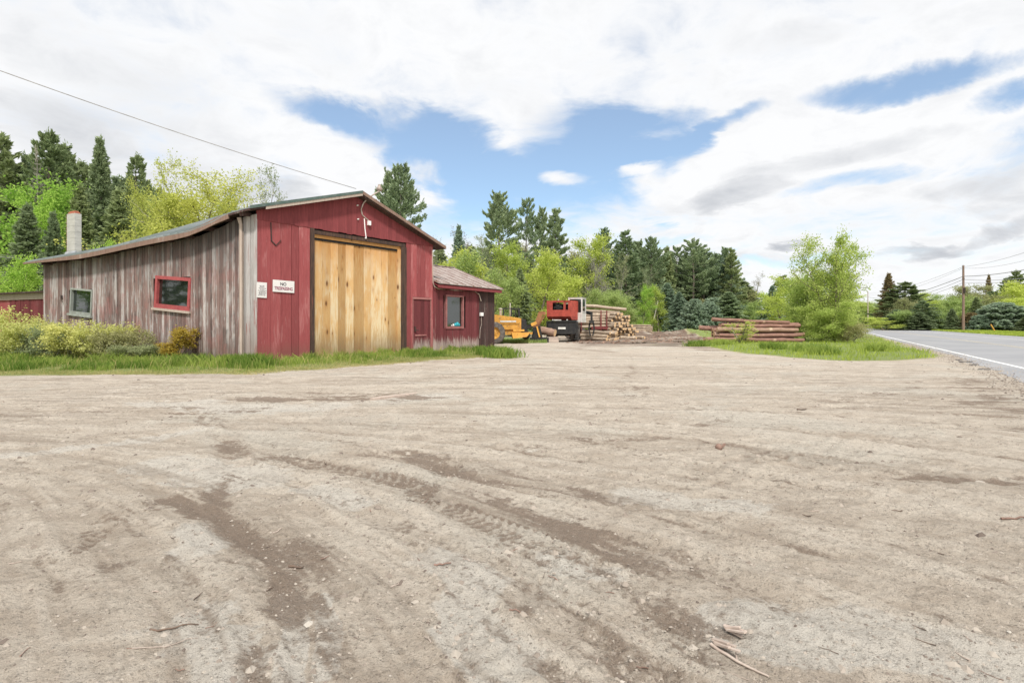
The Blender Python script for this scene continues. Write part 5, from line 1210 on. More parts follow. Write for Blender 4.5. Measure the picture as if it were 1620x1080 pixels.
blades('grass', 'verge', 520000, poly_sampler(isl_poly, .05, bias=lambda X, Y, rg: (Y < 62) & (rg.random(len(X)) < np.clip(1.5-Y/40, .1, 1))),
       lambda X, Y, rg: np.clip(.10+.65*(fbm(X*1.3, Y*1.3, 16, 4)-.48), .035, .42), .022, 3)
blades('grass', 'verge', 200000, lambda rg, n: (lambda t, w: tuple(np.array([road_pt(a, b) for a, b in zip(t, w)]).T))(rg.uniform(-5, 170, 60000), 11.3+rg.random(60000)**1.6*7), lambda X, Y, rg: np.full(len(X), .32), .05, 5, zf=lambda X, Y: np.zeros(len(X))-.03)
# weeds and rank growth by the machines and along the foot of the wood
def scat(rg, n):
    X = rg.uniform(-3, 22, n); Y = rg.uniform(34, 40, n); k = ((X/Y > -.04) & (X/Y < .065) & (Y > 34.5)); return X[k], Y[k]
blades('weeds', 'mid', 60000, scat, lambda X, Y, rg: np.full(len(X), .25), .03, 6)
def edge_s(rg, n):
    t = rg.uniform(-.16, .42, n); Y = rg.uniform(70, 78, n); return t*Y, Y
blades('undergrowth', 'mid', 50000, edge_s, lambda X, Y, rg: .5+.9*fbm(X*.3, Y*.3, 4, 3), .09, 7)
def tufts(rg, n):
    c = np.array([gp(p, q) for p, q in ((1104, 548), (1300, 560), (1280, 556), (1390, 556), (1225, 552), (1140, 545), (796, 566), (778, 562), (402, 578), (372, 578))]); k = rg.integers(len(c), size=n); return c[k, 0]+rg.normal(0, .3, n), c[k, 1]+rg.normal(0, .3, n)
blades('weeds', 'grass', 9000, tufts, lambda X, Y, rg: np.full(len(X), .36), .022, 9)
# ================================================================== LOGS
def log_mesh(seed, L, r, barkm, taper=.82, crook=.02):
    rg = np.random.default_rng(seed); n = 9; x = np.linspace(-L/2, L/2, n); mb = MB()
    y = np.cumsum(rg.normal(0, crook, n)); z = np.cumsum(rg.normal(0, crook, n)); y -= np.interp(x, [x[0], x[-1]], [y[0], y[-1]]); z -= np.interp(x, [x[0], x[-1]], [z[0], z[-1]])
    rad = r*np.linspace(1, taper, n)*(1+rg.normal(0, .03, n)); th = np.arange(12)*2*math.pi/12; lump = 1+rg.normal(0, .05, 12)
    v = np.stack([np.repeat(x, 12), (y[:, None]+rad[:, None]*np.cos(th)*lump).ravel(), (z[:, None]+rad[:, None]*np.sin(th)*lump).ravel()], 1)
    i = np.arange(n-1)[:, None]*12; j = np.arange(12)[None]; k = (j+1) % 12
    mb.add(v, np.stack([i+j, i+k, i+12+k, i+12+j], -1).reshape(-1, 4), 0, rg.uniform(.3, .8), True)
    e0, e1 = v[:12].copy(), v[-12:].copy(); 
    for e, s in ((e0, -1), (e1, 1)):
        c = e.mean(0); inner = c+(e-c)*.9; inner[:, 0] += s*.006; b = MB()
        mb.add(np.r_[e, inner], [(q, (q+1) % 12, 12+(q+1) % 12, 12+q)[::s] for q in range(12)], 0, .2); mb.add(inner, [tuple(range(12))[::s]], 1, .5)
    for q in range(rg.integers(1, 4)):
        f = rg.uniform(-.4, .4)*L; a = rg.uniform(.3, 2.8); p = np.array([f, math.cos(a)*r*.8, math.sin(a)*r*.8]); d = np.array([.3, math.cos(a), math.sin(a)])
        mb.tube([p, p+d*r*.5], [.03, .02], 5, 0, .3)
    return mb.mesh('log', [M[barkm], M['cut']])
LB_ = [log_mesh(100+k, 6.0, .165, 'bark_brown' if k != 2 else 'bark_tan', .78, .03) for k in range(4)]
LP_ = [log_mesh(200+k, 4.9, .135, 'bark_pale', .88, .02) for k in range(4)]
LS_ = [log_mesh(300+k, 2.6, .13, 'bark_pale', .9, .01) for k in range(4)]
lrng = np.random.default_rng(12)
def put_log(me, loc, yaw, pitch, label, group, sc=(1, 1, 1), name='log', cat='log'):
    o = bpy.data.objects.new(name, me); col.objects.link(o); o.location = loc
    o.rotation_euler = (lrng.uniform(0, 6.28), 0, 0)
    o.rotation_euler = (Matrix.Rotation(yaw, 4, 'Z') @ Matrix.Rotation(-pitch, 4, 'Y') @ Matrix.Rotation(lrng.uniform(0, 6.28), 4, 'X')).to_euler()
    o.scale = sc; tag(o, label, cat, group); return o
# brown pile on the grass: rows seen from the side
bx, by = (1191-CX)/F*37.2, 37.2; g0 = gh(bx, by)
rows = [(4, 0.0), (4, .33), (3, .655), (2, .98), (1, 1.28)]
lab = {0: ['mossy bark covered log at the front foot of the brown pile', 'second bottom log of the brown pile behind the mossy one'],
       1: ['brown log lying just above the mossy front log', 'log of the second layer sticking out at the right end of the pile'],
       2: ['brown log in the middle layer with a pale split along it', 'middle layer log behind the split one'],
       3: ['thick reddish log just under the topmost one', 'log under the topmost one on the far side of the pile'],
       4: ['topmost brown log slanting down to the right on the pile']}
for L_, (n, z) in enumerate(rows):
    for k in range(n):
        yy = by-.75+k*.37+L_*.19; sc = lrng.uniform(.78, 1.18)
        xx = bx+lrng.uniform(-.45, .4)+(-.28 if L_ == 0 and k == 0 else .12 if L_ > 1 else 0)
        lb = lab[L_][k] if k < len(lab[L_]) else 'brown log hidden in the back of the pile by the roadside tree'
        put_log(LB_[(k+L_) % 4], (xx, yy, g0+.17+z), R(-3+lrng.uniform(-3, 3))+(math.pi if (k+L_) % 2 else 0), R(lrng.uniform(-.8, .8) if L_ < 4 else -2.6)*(1 if (k+L_) % 2 == 0 else -1), lb, 'brown logs in the roadside pile', (.98-.03*L_ if L_ < 4 else .86, sc, sc))
put_log(LB_[1], (bx-1.6, by+.6, g0+.98), R(-4), 0, 'greenish log end sticking out behind the left of the brown pile', 'brown logs in the roadside pile', (.62, 1, 1))
# trailer with long pale logs lying across the view
def wheel_mesh(r, w, mats=('tyre', 'rust'), hubr=.5):
    t = MB(); t.lathe([(-w/2, r*.55), (-w/2, r*.86), (-w*.42, r*.97), (-w*.2, r), (w*.2, r), (w*.42, r*.97), (w/2, r*.86), (w/2, r*.55)], 'Y', 28)
    for k in range(24):
        a = k*2*math.pi/24; t.box((math.cos(a)*r*.99, (-1)**k*w*.22, math.sin(a)*r*.99), (.04*r, w*.5, .09*r), 0, .4, M=Matrix.Rotation(-a, 4, 'Y'))
    h = MB(); h.lathe([(-w*.3, 0), (-w*.3, r*.2), (-w*.22, r*.25), (-w*.22, r*.45), (-w*.46, r*.57), (w*.46, r*.57), (w*.22, r*.45), (w*.22, r*.25), (w*.3, r*.2), (w*.3, 0)], 'Y', 20)
    for k in range(8):
        a = k*2*math.pi/8
        for s in (-1, 1): h.box((math.cos(a)*r*.33, s*w*.24, math.sin(a)*r*.33), (.06*r, w*.08, .06*r), 0, .2)
    return t.mesh('tyre', M[mats[0]]), h.mesh('rim', M[mats[1]])
def add_wheel(parent, me, loc, rz=0):
    o = bpy.data.objects.new('wheel', None); col.objects.link(o); o.parent = parent; o.location = loc; o.rotation_euler = (0, 0, rz); o.empty_display_size = .1
    for nm, m_ in zip(('tyre', 'rim'), me): c = bpy.data.objects.new(nm, m_); col.objects.link(c); c.parent = o
    return o
TY = 43.5; tcx = (938-CX)/F*TY; tg = gh(tcx, TY)
trl = empty('log_trailer', (tcx, TY, tg), R(-4), label='low log trailer with dark red stakes loaded with pale logs', cat='trailer')
mb = MB(); 
for s in (-1, 1): mb.box((0, s*.45, .62), (5.6, .14, .2))
for x in (-2.4, -1.2, 0, 1.2, 2.4): mb.box((x, 0, .76), (.12, 2.1, .08))
mb.build('bed', M['rust'], trl)
for x in (-1.6, -1.0, .55, 1.0):
    for s in (-1, 1): mb = MB(); mb.box((x, s*1.05, 1.45), (.09, .09, 1.55), 0, .5); mb.build('stake', M['stake'], trl)
mb = MB(); mb.box((.6, -1.09, .86), (1.6, .06, .22), 0, .4); mb.build('side_rail', M['stake'], trl)
wm = wheel_mesh(.42, .24)
for x in (-1.9, -.95, 1.3):
    for s in (-1, 1): add_wheel(trl, wm, (x, s*.85, .42))
TL = 'pale logs loaded on the trailer'; k_ = 0
for L_, n in enumerate((7, 7, 6, 6, 5, 3)):
    for k in range(n):
        front_ = k == 0
        y = TY-.9+k*.28+L_*.07; x = tcx+lrng.uniform(-.15, .25)-.1*L_
        nm = ['bottom', 'second', 'third', 'fourth', 'fifth', 'top'][L_]
        lb = f'front pale log in the {nm} layer of the trailer load' if front_ else f'pale log behind the front one in the {nm} layer of the trailer load'
        put_log(LP_[(k+L_) % 4], (x, y, tg+.95+L_*.245), R(-4+lrng.uniform(-1.5, 1.5)), R(lrng.uniform(-1, 1) if L_ < 5 else -2), lb, TL+f' {nm} layer', (lrng.uniform(.82, .96) if L_ < 5 else .98, lrng.uniform(.8, 1.15), lrng.uniform(.8, 1.15)))
put_log(LP_[2], (tcx+.1, TY-.55, tg+2.5), R(-6), R(-4.5), 'pale log slanting across the top of the trailer load', TL)
# heap of shorter logs, cut ends to the yard
def heap(cx, Y, n0, nl, yaw, r, meshes, label, group, step=.0, flat=False):
    g0 = gh(cx, Y); ca, sa = math.cos(yaw), math.sin(yaw)
    for L_ in range(nl):
        n = max(1, n0-L_) if not flat else max(1, n0-L_)
        for k in range(n):
            o_ = (k-(n-1)/2)*2*r*1.04-(step*L_); a = lrng.uniform(-.35, .35)
            px_, py_ = -sa*o_+ca*a, ca*o_+sa*a
            put_log(meshes[(k+L_) % 4], (cx+px_, Y+py_, g0+r+L_*r*1.78), yaw+R(lrng.uniform(-4, 4)), R(lrng.uniform(-2, 2)), label, group, (1, lrng.uniform(.8, 1.15), lrng.uniform(.8, 1.15)))
heap((972-CX)/F*44, 43.6, 12, 9, R(-62), .13, LS_, 'short pale log in the steep heap beside the trailer, cut ends facing the yard', 'short logs of the steep heap', step=.06)
heap((946-CX)/F*41, 40.6, 5, 3, R(-50), .13, LS_, 'short pale log in the small heap in front of the trailer wheels', 'short logs before the trailer')
for k in range(10):
    x, y = (rg_x := lrng.uniform(985, 1012)-CX)/F*43, 42+lrng.uniform(-1, 1.5)
    put_log(LS_[k % 4], (x, y, gh(x, y)+.12), R(lrng.uniform(-80, 20)), 0, 'loose short log fallen at the foot of the steep heap', 'loose logs at the heap foot', (.45, .9, .9))
for k, (px, py) in enumerate(((972, 500), (978, 498))):
    x = (px-CX)/F*44; put_log(LS_[k], (x, 43.0, gh(x, 43)+1.6), R(-60), R(72), ['short log standing on end against the trailer load', 'second log standing on end against the trailer load'][k], None, (.45, .6, .6))
# far stack
FY = 57.5; fx = (1004-CX)/F*FY; fg = gh(fx, FY)
lf_ = [log_mesh(400+k, 3.3, .105, 'bark_pale', .85, .012) for k in range(4)]
for L_, n in enumerate((9, 8, 7, 5, 3)):
    for k in range(n):
        put_log(lf_[(k+L_) % 4], (fx+lrng.uniform(-.2, .2), FY-1+k*.22+L_*.1, fg+.1+L_*.19), R(-24+lrng.uniform(-2.5, 2.5)), 0, 'thin pale log in the low far stack at the edge of the wood', 'logs of the far stack', (1, lrng.uniform(.8, 1.15), lrng.uniform(.8, 1.15)))

# ================================================================== LOG LOADER TRUCK
KY = 36.4; kx = (889-CX)/F*KY; kg = gh(kx, KY)
KR = R(-9)
tk = empty('log_loader_truck', (kx, KY, kg), KR, label='black truck with red log loader house and white cab in the yard', cat='log loader')
mb = MB()   # local: x right, y forward (away), z up; rear at y=0
for s in (-1, 1): mb.box((s*.42, 3.6, .95), (.1, 7.2, .26))
for y in (.2, 1.4, 2.6, 3.8, 5, 6.6): mb.box((0, y, .95), (.84, .1, .18))
mb.box((0, .02, 1.0), (1.9, .08, .75), 0, .4); mb.box((0, -.02, 1.42), (1.9, .14, .08)); mb.box((0, 1.9, 1.26), (1.95, 3.6, .08)); mb.box((0, -.04, .62), (1.7, .1, .12))
for y in (1.0, 2.4): mb.tube([(-.95, y, .5), (.95, y, .5)], .09, 10)
mb.box((0, .8, .62), (.6, .5, .4))
mb.build('chassis', M['machine_black'], tk)
mb = MB()
for s in (-1, 1): mb.box((s*.98, .25, .85), (.18, .22, 1.1)); mb.box((s*1.02, .25, .22), (.42, .42, .06)); mb.box((s*.9, 3.3, .85), (.16, .2, 1.1)); mb.box((s*.9, 3.3, .22), (.4, .4, .06))
mb.build('outrigger', M['machine_black'], tk)
wm2 = wheel_mesh(.50, .25, ('tyre', 'machine_white'))
for y in (1.0, 2.15):
    for x in (-.95, -.66, .66, .95): add_wheel(tk, wm2, (x, y, .5), R(90)*0)
for o in [c for c in tk.children if c.name.startswith('wheel')]: o.rotation_euler = (0, 0, R(90))
for x in (-.9, .9): add_wheel(tk, wm2, (x, 6.3, .5), R(90))
mb = MB(); mb.lathe([(0, .55), (.12, .55), (.12, .62), (.2, .62)], 'Z', 20, (0, 1.6, 1.3)); mb.lathe([(0, 0), (0, .3), (.25, .3)], 'Z', 12, (0, 1.6, 1.3)); mb.build('turntable', M['machine_black'], tk)
hs_ = bpy.data.objects.new('loader_house', None); col.objects.link(hs_); hs_.parent = tk; hs_.location = (0, 1.3, 1.52); hs_.rotation_euler = (0, 0, R(-19))
mb = MB(); hw, hd = .88, 1.7   # tapered box: bottom narrower at the rear
def tub(mb, w, d0, d1, z0, z1, cut):
    mb.hexa([(-w, d0+cut, z0), (w, d0+cut, z0), (w, d1, z0), (-w, d1, z0)], [(-w, d0, z0+.22), (w, d0, z0+.22), (w, d1, z0+.22), (-w, d1, z0+.22)])
    # walls with an opening to the engine at the back
    mb.box2(-w, w, d0, d0+.04, z0+.222, z0+.68, 0, .6)
    mb.box2(-w, -w*.50, d0+.002, d0+.05, z0+.682, z1); mb.box2(w*.42, w*.60, d0+.002, d0+.05, z0+.682, z1, 0, .3); mb.box2(w*.82, w, d0+.002, d0+.05, z0+.682, z1)
    mb.box2(-w*.5+.002, w*.82, d0+.002, d0+.05, z1-.13, z1-.002, 0, .3)
    mb.box2(-w, -w+.04, d0+.052, d1, z0+.222, z1); mb.box2(w-.04, w, d0+.052, d1, z0+.222, z1, 0, .85); mb.box2(-w+.042, w-.042, d0+.052, d1, z1-.05, z1-.01, 0, .2)
tub(mb, hw, -.85, .75, 0, 1.32, .28); mb.build('engine_housing', M['machine_red'], hs_)
mb = MB(); mb.box2(-hw+.05, hw-.05, -.45, .7, .24, 1.1); mb.lathe([(-.08, .0), (-.08, .3), (0, .3), (0, 0)], 'Y', 16, (-.1, -.6, .86), 0, .9)
for k in range(6): a = k*math.pi/3; mb.bar((-.1, -.7, .86), (-.1+math.cos(a)*.28, -.7, .86+math.sin(a)*.28), .05, .08, 0, 1.)
mb.tube([(-.4, -.7, .66), (-.2, -.72, 1.0), (.3, -.7, .8)], .03, 6, 0, .9); mb.build('engine', M['machine_black'], hs_)
mb = MB(); mb.tube([(-.32, -.1, 1.15), (-.32, -.1, 1.48)], .05, 8); mb.tube([(.35, -.3, 1.15), (.35, -.3, 1.3)], .07, 10, 0, .8); mb.build('exhaust', M['steel_pale'], hs_)
cb = bpy.data.objects.new('cab', None); col.objects.link(cb); cb.parent = tk; cb.location = (.95, 2.2, 1.35); cb.rotation_euler = (0, 0, R(-10))
mb = MB(); cw, cdp, chh = .46, .62, 1.72
for x in (-cw, cw):
    for y in (-cdp, cdp): mb.box((x, y, chh/2), (.09, .09, chh), 0, .6)
for y in (-cdp, cdp): mb.box((0, y, chh-.05), (2*cw, .085, .1)); mb.box((0, y, .35), (2*cw-.1, .05, .68), 0, .4)
for x in (-cw, cw): mb.box((x, 0, chh-.05), (.085, 2*cdp, .1)); mb.box((x, 0, .35), (.05, 2*cdp-.1, .68), 0, .7); mb.box((x, 0, .75), (.085, 2*cdp, .07))
mb.box((0, 0, chh+.01), (2*cw+.12, 2*cdp+.12, .04)); mb.build('cab_frame', M['machine_white'], cb)
mb = MB()
for y in (-cdp, cdp): mb.box((0, y, 1.18), (2*cw-.1, .012, .84))
for x in (-cw, cw): mb.box((x, 0, 1.18), (.012, 2*cdp-.1, .84))
mb.build('window', M['glass'], cb)
mb = MB(); mb.box((0, .1, .6), (.4, .4, .12)); mb.box((0, -.1, .85), (.4, .1, .5)); mb.build('seat', M['machine_black'], cb)
mb = MB(); mb.bar((-.2, 2.0, 1.7), (1.2, 5.6, 2.2), .22, .28, 0, .3); mb.bar((1.2, 5.6, 2.2), (1.95, 3.6, 2.0), .18, .22, 0, .2); mb.bar((.1, 2.4, 1.55), (.9, 4.9, 1.9), .1, .1, 0, .9)
mb.build('boom', M['machine_black'], tk)
for q_ in range(3):
    mb = MB(); tt_ = np.linspace(0, 1, 14); mb.tube(np.c_[-.1+tt_*1.3+q_*.06, 2.1+tt_*3.4, 1.95+tt_*.45+.16*np.sin(tt_*9+q_)], .022, 5, 0, .2); mb.build('hose', M['iron'], tk)
mb = MB(); mb.box((0, -.07, .95), (.5, .02, .14), 0, .9); mb.build('number_plate', M['machine_white'], tk)
for s_ in (-1, 1):
    mb = MB(); mb.hexa([(s_*1.12, .45, 1.08), (s_*.55, .45, 1.08), (s_*.55, 2.7, 1.08), (s_*1.12, 2.7, 1.08)][::s_], [(s_*1.12, .6, 1.13), (s_*.55, .6, 1.13), (s_*.55, 2.55, 1.13), (s_*1.12, 2.55, 1.13)][::s_]); mb.build('mudguard', M['machine_black'], tk)
    mb = MB(); mb.box((s_*.82, .38, .72), (.5, .02, .5), 0, .6); mb.build('mud_flap', M['tyre'], tk)
mb = MB(); mb.bar((1.95, 3.6, 2.05), (1.95, 3.6, 1.5), .16, .16, 0, .5); mb.box((1.95, 3.6, 1.4), (.34, .3, .22), 0, .8)
for s in (-1, 1): mb.bar((1.95+s*.12, 3.6, 1.35), (1.95+s*.2, 3.6, .85), .1, .12); mb.bar((1.95+s*.2, 3.6, .87), (1.95+s*.08, 3.6, .35), .09, .1)
mb.build('grapple', M['machine_black'], tk)
mb = MB(); 
for s in (-.62, .35): mb.lathe([(0, 0), (0, .05), (-.03, .05), (-.04, .0)], 'Y', 8, (s, -.03, 1.5))
mb.box((-.3, -.03, 1.5), (.5, .03, .06), 0, .9); mb.build('tail_light', M['machine_white'], tk)

# ================================================================== WHEEL LOADER
WY = 34.2; wx_ = (781-CX)/F*WY; wg = gh(wx_, WY)-.02
wl = empty('wheel_loader', (wx_, WY, wg), R(3), label='yellow wheel loader standing behind the annex with its engine hood to the right', cat='wheel loader')
# local: x right (rear of the machine), rear axle at x=0
mb = MB()
mb.hexa([(.05, -.52, .92), (1.72, -.52, .92), (1.72, .52, .92), (.05, .52, .92)], [(.0, -.55, 1.86), (1.72, -.55, 1.62), (1.72, .55, 1.62), (.0, .55, 1.86)], 0, .6)
mb.hexa([(-.75, -.5, 1.0), (.04, -.5, 1.0), (.04, .5, 1.0), (-.75, .5, 1.0)], [(-.75, -.5, 1.75), (.0, -.5, 1.9), (.0, .5, 1.9), (-.75, .5, 1.75)], 0, .4)
mb.box((.85, -.56, 1.27), (1.5, .02, .04), 0, .0); mb.build('engine_hood', M['yellow'], wl)
mb = MB(); mb.box((.9, -.568, 1.42), (1.0, .01, .09), 0, .6); mb.build('faded_stripe', M['machine_white'], wl)
mb = MB(); mb.hexa([(1.725, -.53, .55), (2.15, -.53, .55), (2.15, .53, .55), (1.725, .53, .55)], [(1.725, -.53, 1.6), (2.02, -.53, 1.55), (2.02, .53, 1.55), (1.725, .53, 1.6)], 0, .4)
for k in range(7): mb.box((2.12-.01*k, 0, .7+k*.12), (.06, .9, .03), 0, .9)
mb.build('radiator', M['machine_black'], wl)
mb = MB(); mb.box((.8, 0, .75), (1.85, .8, .34), 0, .5); mb.hexa([(1.2, -.75, .35), (2.05, -.75, .45), (2.05, .75, .45), (1.2, .75, .35)], [(1.1, -.75, .72), (2.3, -.7, .74), (2.3, .7, .74), (1.1, .75, .72)], 0, .7)
mb.box((-1.6, 0, .75), (1.9, .7, .4), 0, .3); mb.box((1.55, -.7, .86), (.7, .12, .12), 0, .9); mb.build('rear_frame', M['yellow'], wl)
mb = MB()
for (x, y) in ((-.1, -.5), (-.1, .5), (-1.1, -.5), (-1.1, .5)): mb.box((x, y, 2.12), (.09, .09, .78), 0, .6)
mb.box((-.6, 0, 2.53), (1.2, 1.14, .08)); mb.box((-.6, -.52, 1.8), (1.0, .05, .3)); mb.build('cab', M['yellow'], wl)
mb = MB(); mb.box((-.62, -.5, 2.15), (.9, .012, .6)); mb.box((-.62, .5, 2.15), (.9, .012, .6)); mb.build('window', M['glass'], wl)
mb = MB()
for x in (.62, 1.12, 1.62):
    for y in (-.45, .45): mb.box((x, y, 1.98), (.05, .05, .5))
for y in (-.45, .45): mb.box((1.12, y, 2.24), (1.1, .05, .05))
mb.box((1.12, 0, 2.24), (.05, .9, .05)); mb.box((1.4, 0, 1.97), (.02, .8, .46)); mb.build('guard_rail', M['machine_black'], wl)
mb = MB(); mb.tube([(1.05, 0, 1.7), (1.05, 0, 2.6)], .045, 8, 0, .8); mb.tube([(.45, .2, 1.75), (.45, .2, 2.15)], .09, 10, 0, .7); mb.lathe([(0, .1), (.1, .15), (.14, 0)], 'Z', 12, (.45, .2, 2.15)); mb.build('exhaust', M['steel_pale'], wl)
wm3 = wheel_mesh(.70, .48, ('tyre', 'yellow'))
for x in (0, -2.6):
    for y in (-.86, .86): add_wheel(wl, wm3, (x, y, .70))
mb = MB()
for s in (-1, 1): mb.bar((-1.9, s*.45, 1.5), (-3.6, s*.45, .7), .12, .22)
mb.build('lift_arm', M['yellow'], wl)
mb = MB(); mb.hexa([(-4.5, -1.2, .05), (-3.6, -1.2, .1), (-3.6, 1.2, .1), (-4.5, 1.2, .05)], [(-4.3, -1.2, .2), (-3.6, -1.2, 1.1), (-3.6, 1.2, 1.1), (-4.3, 1.2, .2)]); mb.build('bucket', M['rust'], wl)
# rusty grapple attachment and fat log
gx = (846-CX)/F*35.5; gg = gh(gx, 35.5)
ga = empty('rusty_grapple', (gx, 35.5, gg), 0, label='rusty steel grapple with raised arm between the yellow loader and the red truck', cat='grapple')
mb = MB(); mb.bar((0, 0, .9), (.42, 0, 2.0), .2, .3, 0, .6); mb.bar((.40, 0, 1.95), (.72, 0, 1.9), .16, .22, 0, .9); mb.bar((.15, -.02, 1.0), (.62, -.02, 1.75), .1, .12, 0, .3); mb.build('arm', M['rust'], ga)
mb = MB(); mb.bar((-.75, -.1, .95), (-.2, -.1, 1.1), .16, .24, 0, .3); mb.hexa([(-.2, -.4, .35), (.5, -.4, .3), (.5, .4, .3), (-.2, .4, .35)], [(-.1, -.4, 1.0), (.35, -.4, 1.05), (.35, .4, 1.05), (-.1, .4, 1.0)], 0, .2)
mb.box((.3, -.05, .18), (1.2, .8, .3), 0, .1); mb.lathe([(-.4, 0), (-.4, .3), (.4, .3), (.4, 0)], 'Y', 16, (-.6, 0, .5), 0, .5); mb.build('base', M['machine_black'], ga)
mb = MB(); mb.bar((-.25, -.43, 1.15), (.1, -.43, 1.3), .05, .2, 0, .8); mb.build('bracket', M['yellow'], ga); mb = MB(); mb.bar((.12, -.43, 1.05), (.3, -.43, .35), .05, .09, 0, .9); mb.build('bracket', M['yellow'], ga)
mb = MB(); mb.bar((-.95, -.3, .55), (-.1, -.3, .62), .2, .14, 0, .6); mb.build('bracket', M['yellow'], ga)
me = log_mesh(501, 1.1, .27, 'bark_tan', .9, .01); put_log(me, (gx+.85, 35.6, gg+.72), R(-28), R(-10), 'fat short log resting beside the rusty grapple', None)
mb = MB(); mb.box((0, 0, .12), (1.0, .9, .2), 0, .8); mb.box((.1, 0, .3), (.7, .6, .14), 0, .5); tag(mb.build('timber_block', M['pale_wood'], loc=(gx+1.05, 35.6, gg)), 'stack of pale timber blocks under the fat short log', 'timber block')

# ================================================================== LITTER ON THE YARD
gr_ = np.random.default_rng(31)
def stick(px, py, L, r, yaw, label, mat='pale_wood', group=None, bend=.06, name='stick', fork=False, dz=0):
    x, y = gp(px, py); P = []; n = 7
    for k in range(n):
        t = k/(n-1)-.5; lx = t*L; ly = math.sin(t*3+px)*bend*L; X_, Y_ = x+lx*math.cos(yaw)-ly*math.sin(yaw), y+lx*math.sin(yaw)+ly*math.cos(yaw); P.append((X_, Y_))
    Z_ = [mesh_z(*p)+r*.7+dz for p in P]; mb = MB(); mb.tube([(a-x, b-y, c) for (a, b), c in zip(P, Z_)], np.linspace(r, r*.5, n), 6, 0, gr_.uniform(.2, .9))
    if fork: mb.tube([(P[3][0]-x, P[3][1]-y, Z_[3]), (P[3][0]-x+L*.16*math.cos(yaw+2.4), P[3][1]-y+L*.16*math.sin(yaw+2.4), Z_[3]+.015)], [r*.6, r*.3], 5, 0, .3)
    o = mb.build(name, M[mat], loc=(x, y, 0)); tag(o, label, 'stick', group)
lr_ = np.log(rs)
def mesh_z(x, y):
    r = math.hypot(x, y); a = math.degrees(math.atan2(x, y)); i = min(max(np.searchsorted(rs, r)-1, 0), len(rs)-2); j = min(np.searchsorted(azs, a), len(azs)-2)
    return float(max(Z[i, j], Z[i+1, j], Z[i, j+1], Z[i+1, j+1]))
stick(276, 993, .18, .0045, R(12), 'dark straight stick lying in the lower left of the yard', 'twig', bend=.01)
stick(262, 1020, .22, .0025, R(22), 'thin pale stick just below the dark one in the lower left', bend=.02)
stick(1168, 1048, .24, .007, R(-62), 'pale crooked branch lying near the bottom of the yard', fork=True, bend=.04)
stick(700, 896, .09, .006, R(2), 'short brown twig in the middle of the wheel rut', 'brown_wood')
stick(468, 896, .08, .008, R(0), 'stubby dark twig beside the left wheel rut', 'twig')
stick(1606, 828, .16, .008, R(-5), 'flat brown stick near the right edge of the yard', 'brown_wood', bend=.02)
stick(1268, 648, .16, .012, R(8), 'curved dark bark strip out on the open yard', 'twig', bend=.15)
stick(820, 980, .08, .004, R(-10), 'small twig at the bottom middle of the yard', 'brown_wood')
stick(945, 1045, .04, .003, R(80), 'tiny pale splinter at the bottom middle of the yard', 'pale_wood')
for px, py, wd in ((1150, 1000, .05), (1132, 1024, .04)):
    x, y = gp(px, py); mb = MB()
    for k in range(5): mb.bar((0, k*.008, 0), (gr_.uniform(.03, .07), -.05-gr_.uniform(0, .04)+k*.012, gr_.uniform(.0, .03)), .014, .006, 0, gr_.uniform(.4, 1))
    tag(mb.build('bark_shred', M['pale_wood'], loc=(x, y, mesh_z(x, y)+.012)), 'frayed shred of pale bark at the end of the crooked branch', 'bark', 'bark shreds by the crooked branch')
x, y = gp(1137, 712); mb = MB(); mb.lathe([(0, .0), (0, .03), (.03, .035), (.055, .018), (.055, 0)], 'Z', 9); mb.bar((.02, 0, .02), (.07, .02, .05), .02, .02); tag(mb.build('wood_chunk', M['brown_wood'], loc=(x, y, mesh_z(x, y)-.01)), 'lumpy brown chunk of wood sitting alone on the open yard', 'wood chunk')
mb = MB(); x, y = gp(638, 624); mb.box((0, 0, .0), (1.3, .10, .05), 0, .9, R(48)); tag(mb.build('plank', M['pale_wood'], loc=(x, y, mesh_z(x, y))), 'weathered plank half sunk in the dirt in front of the tall doors', 'plank')
for k in range(70):
    px, py = gr_.uniform(0, 1620), 600+480*gr_.random()**1.1; x, y = gp(px, py); d = math.hypot(x, y)
    stick(px, py, gr_.uniform(.02, .06)*(1+d*.10), gr_.uniform(.0012, .0028)*(1+d*.09), gr_.uniform(0, 3.14), 'small dry twig scattered on the dirt yard', ['brown_wood', 'pale_wood', 'twig'][k % 3], 'twigs scattered on the yard', name='twig')
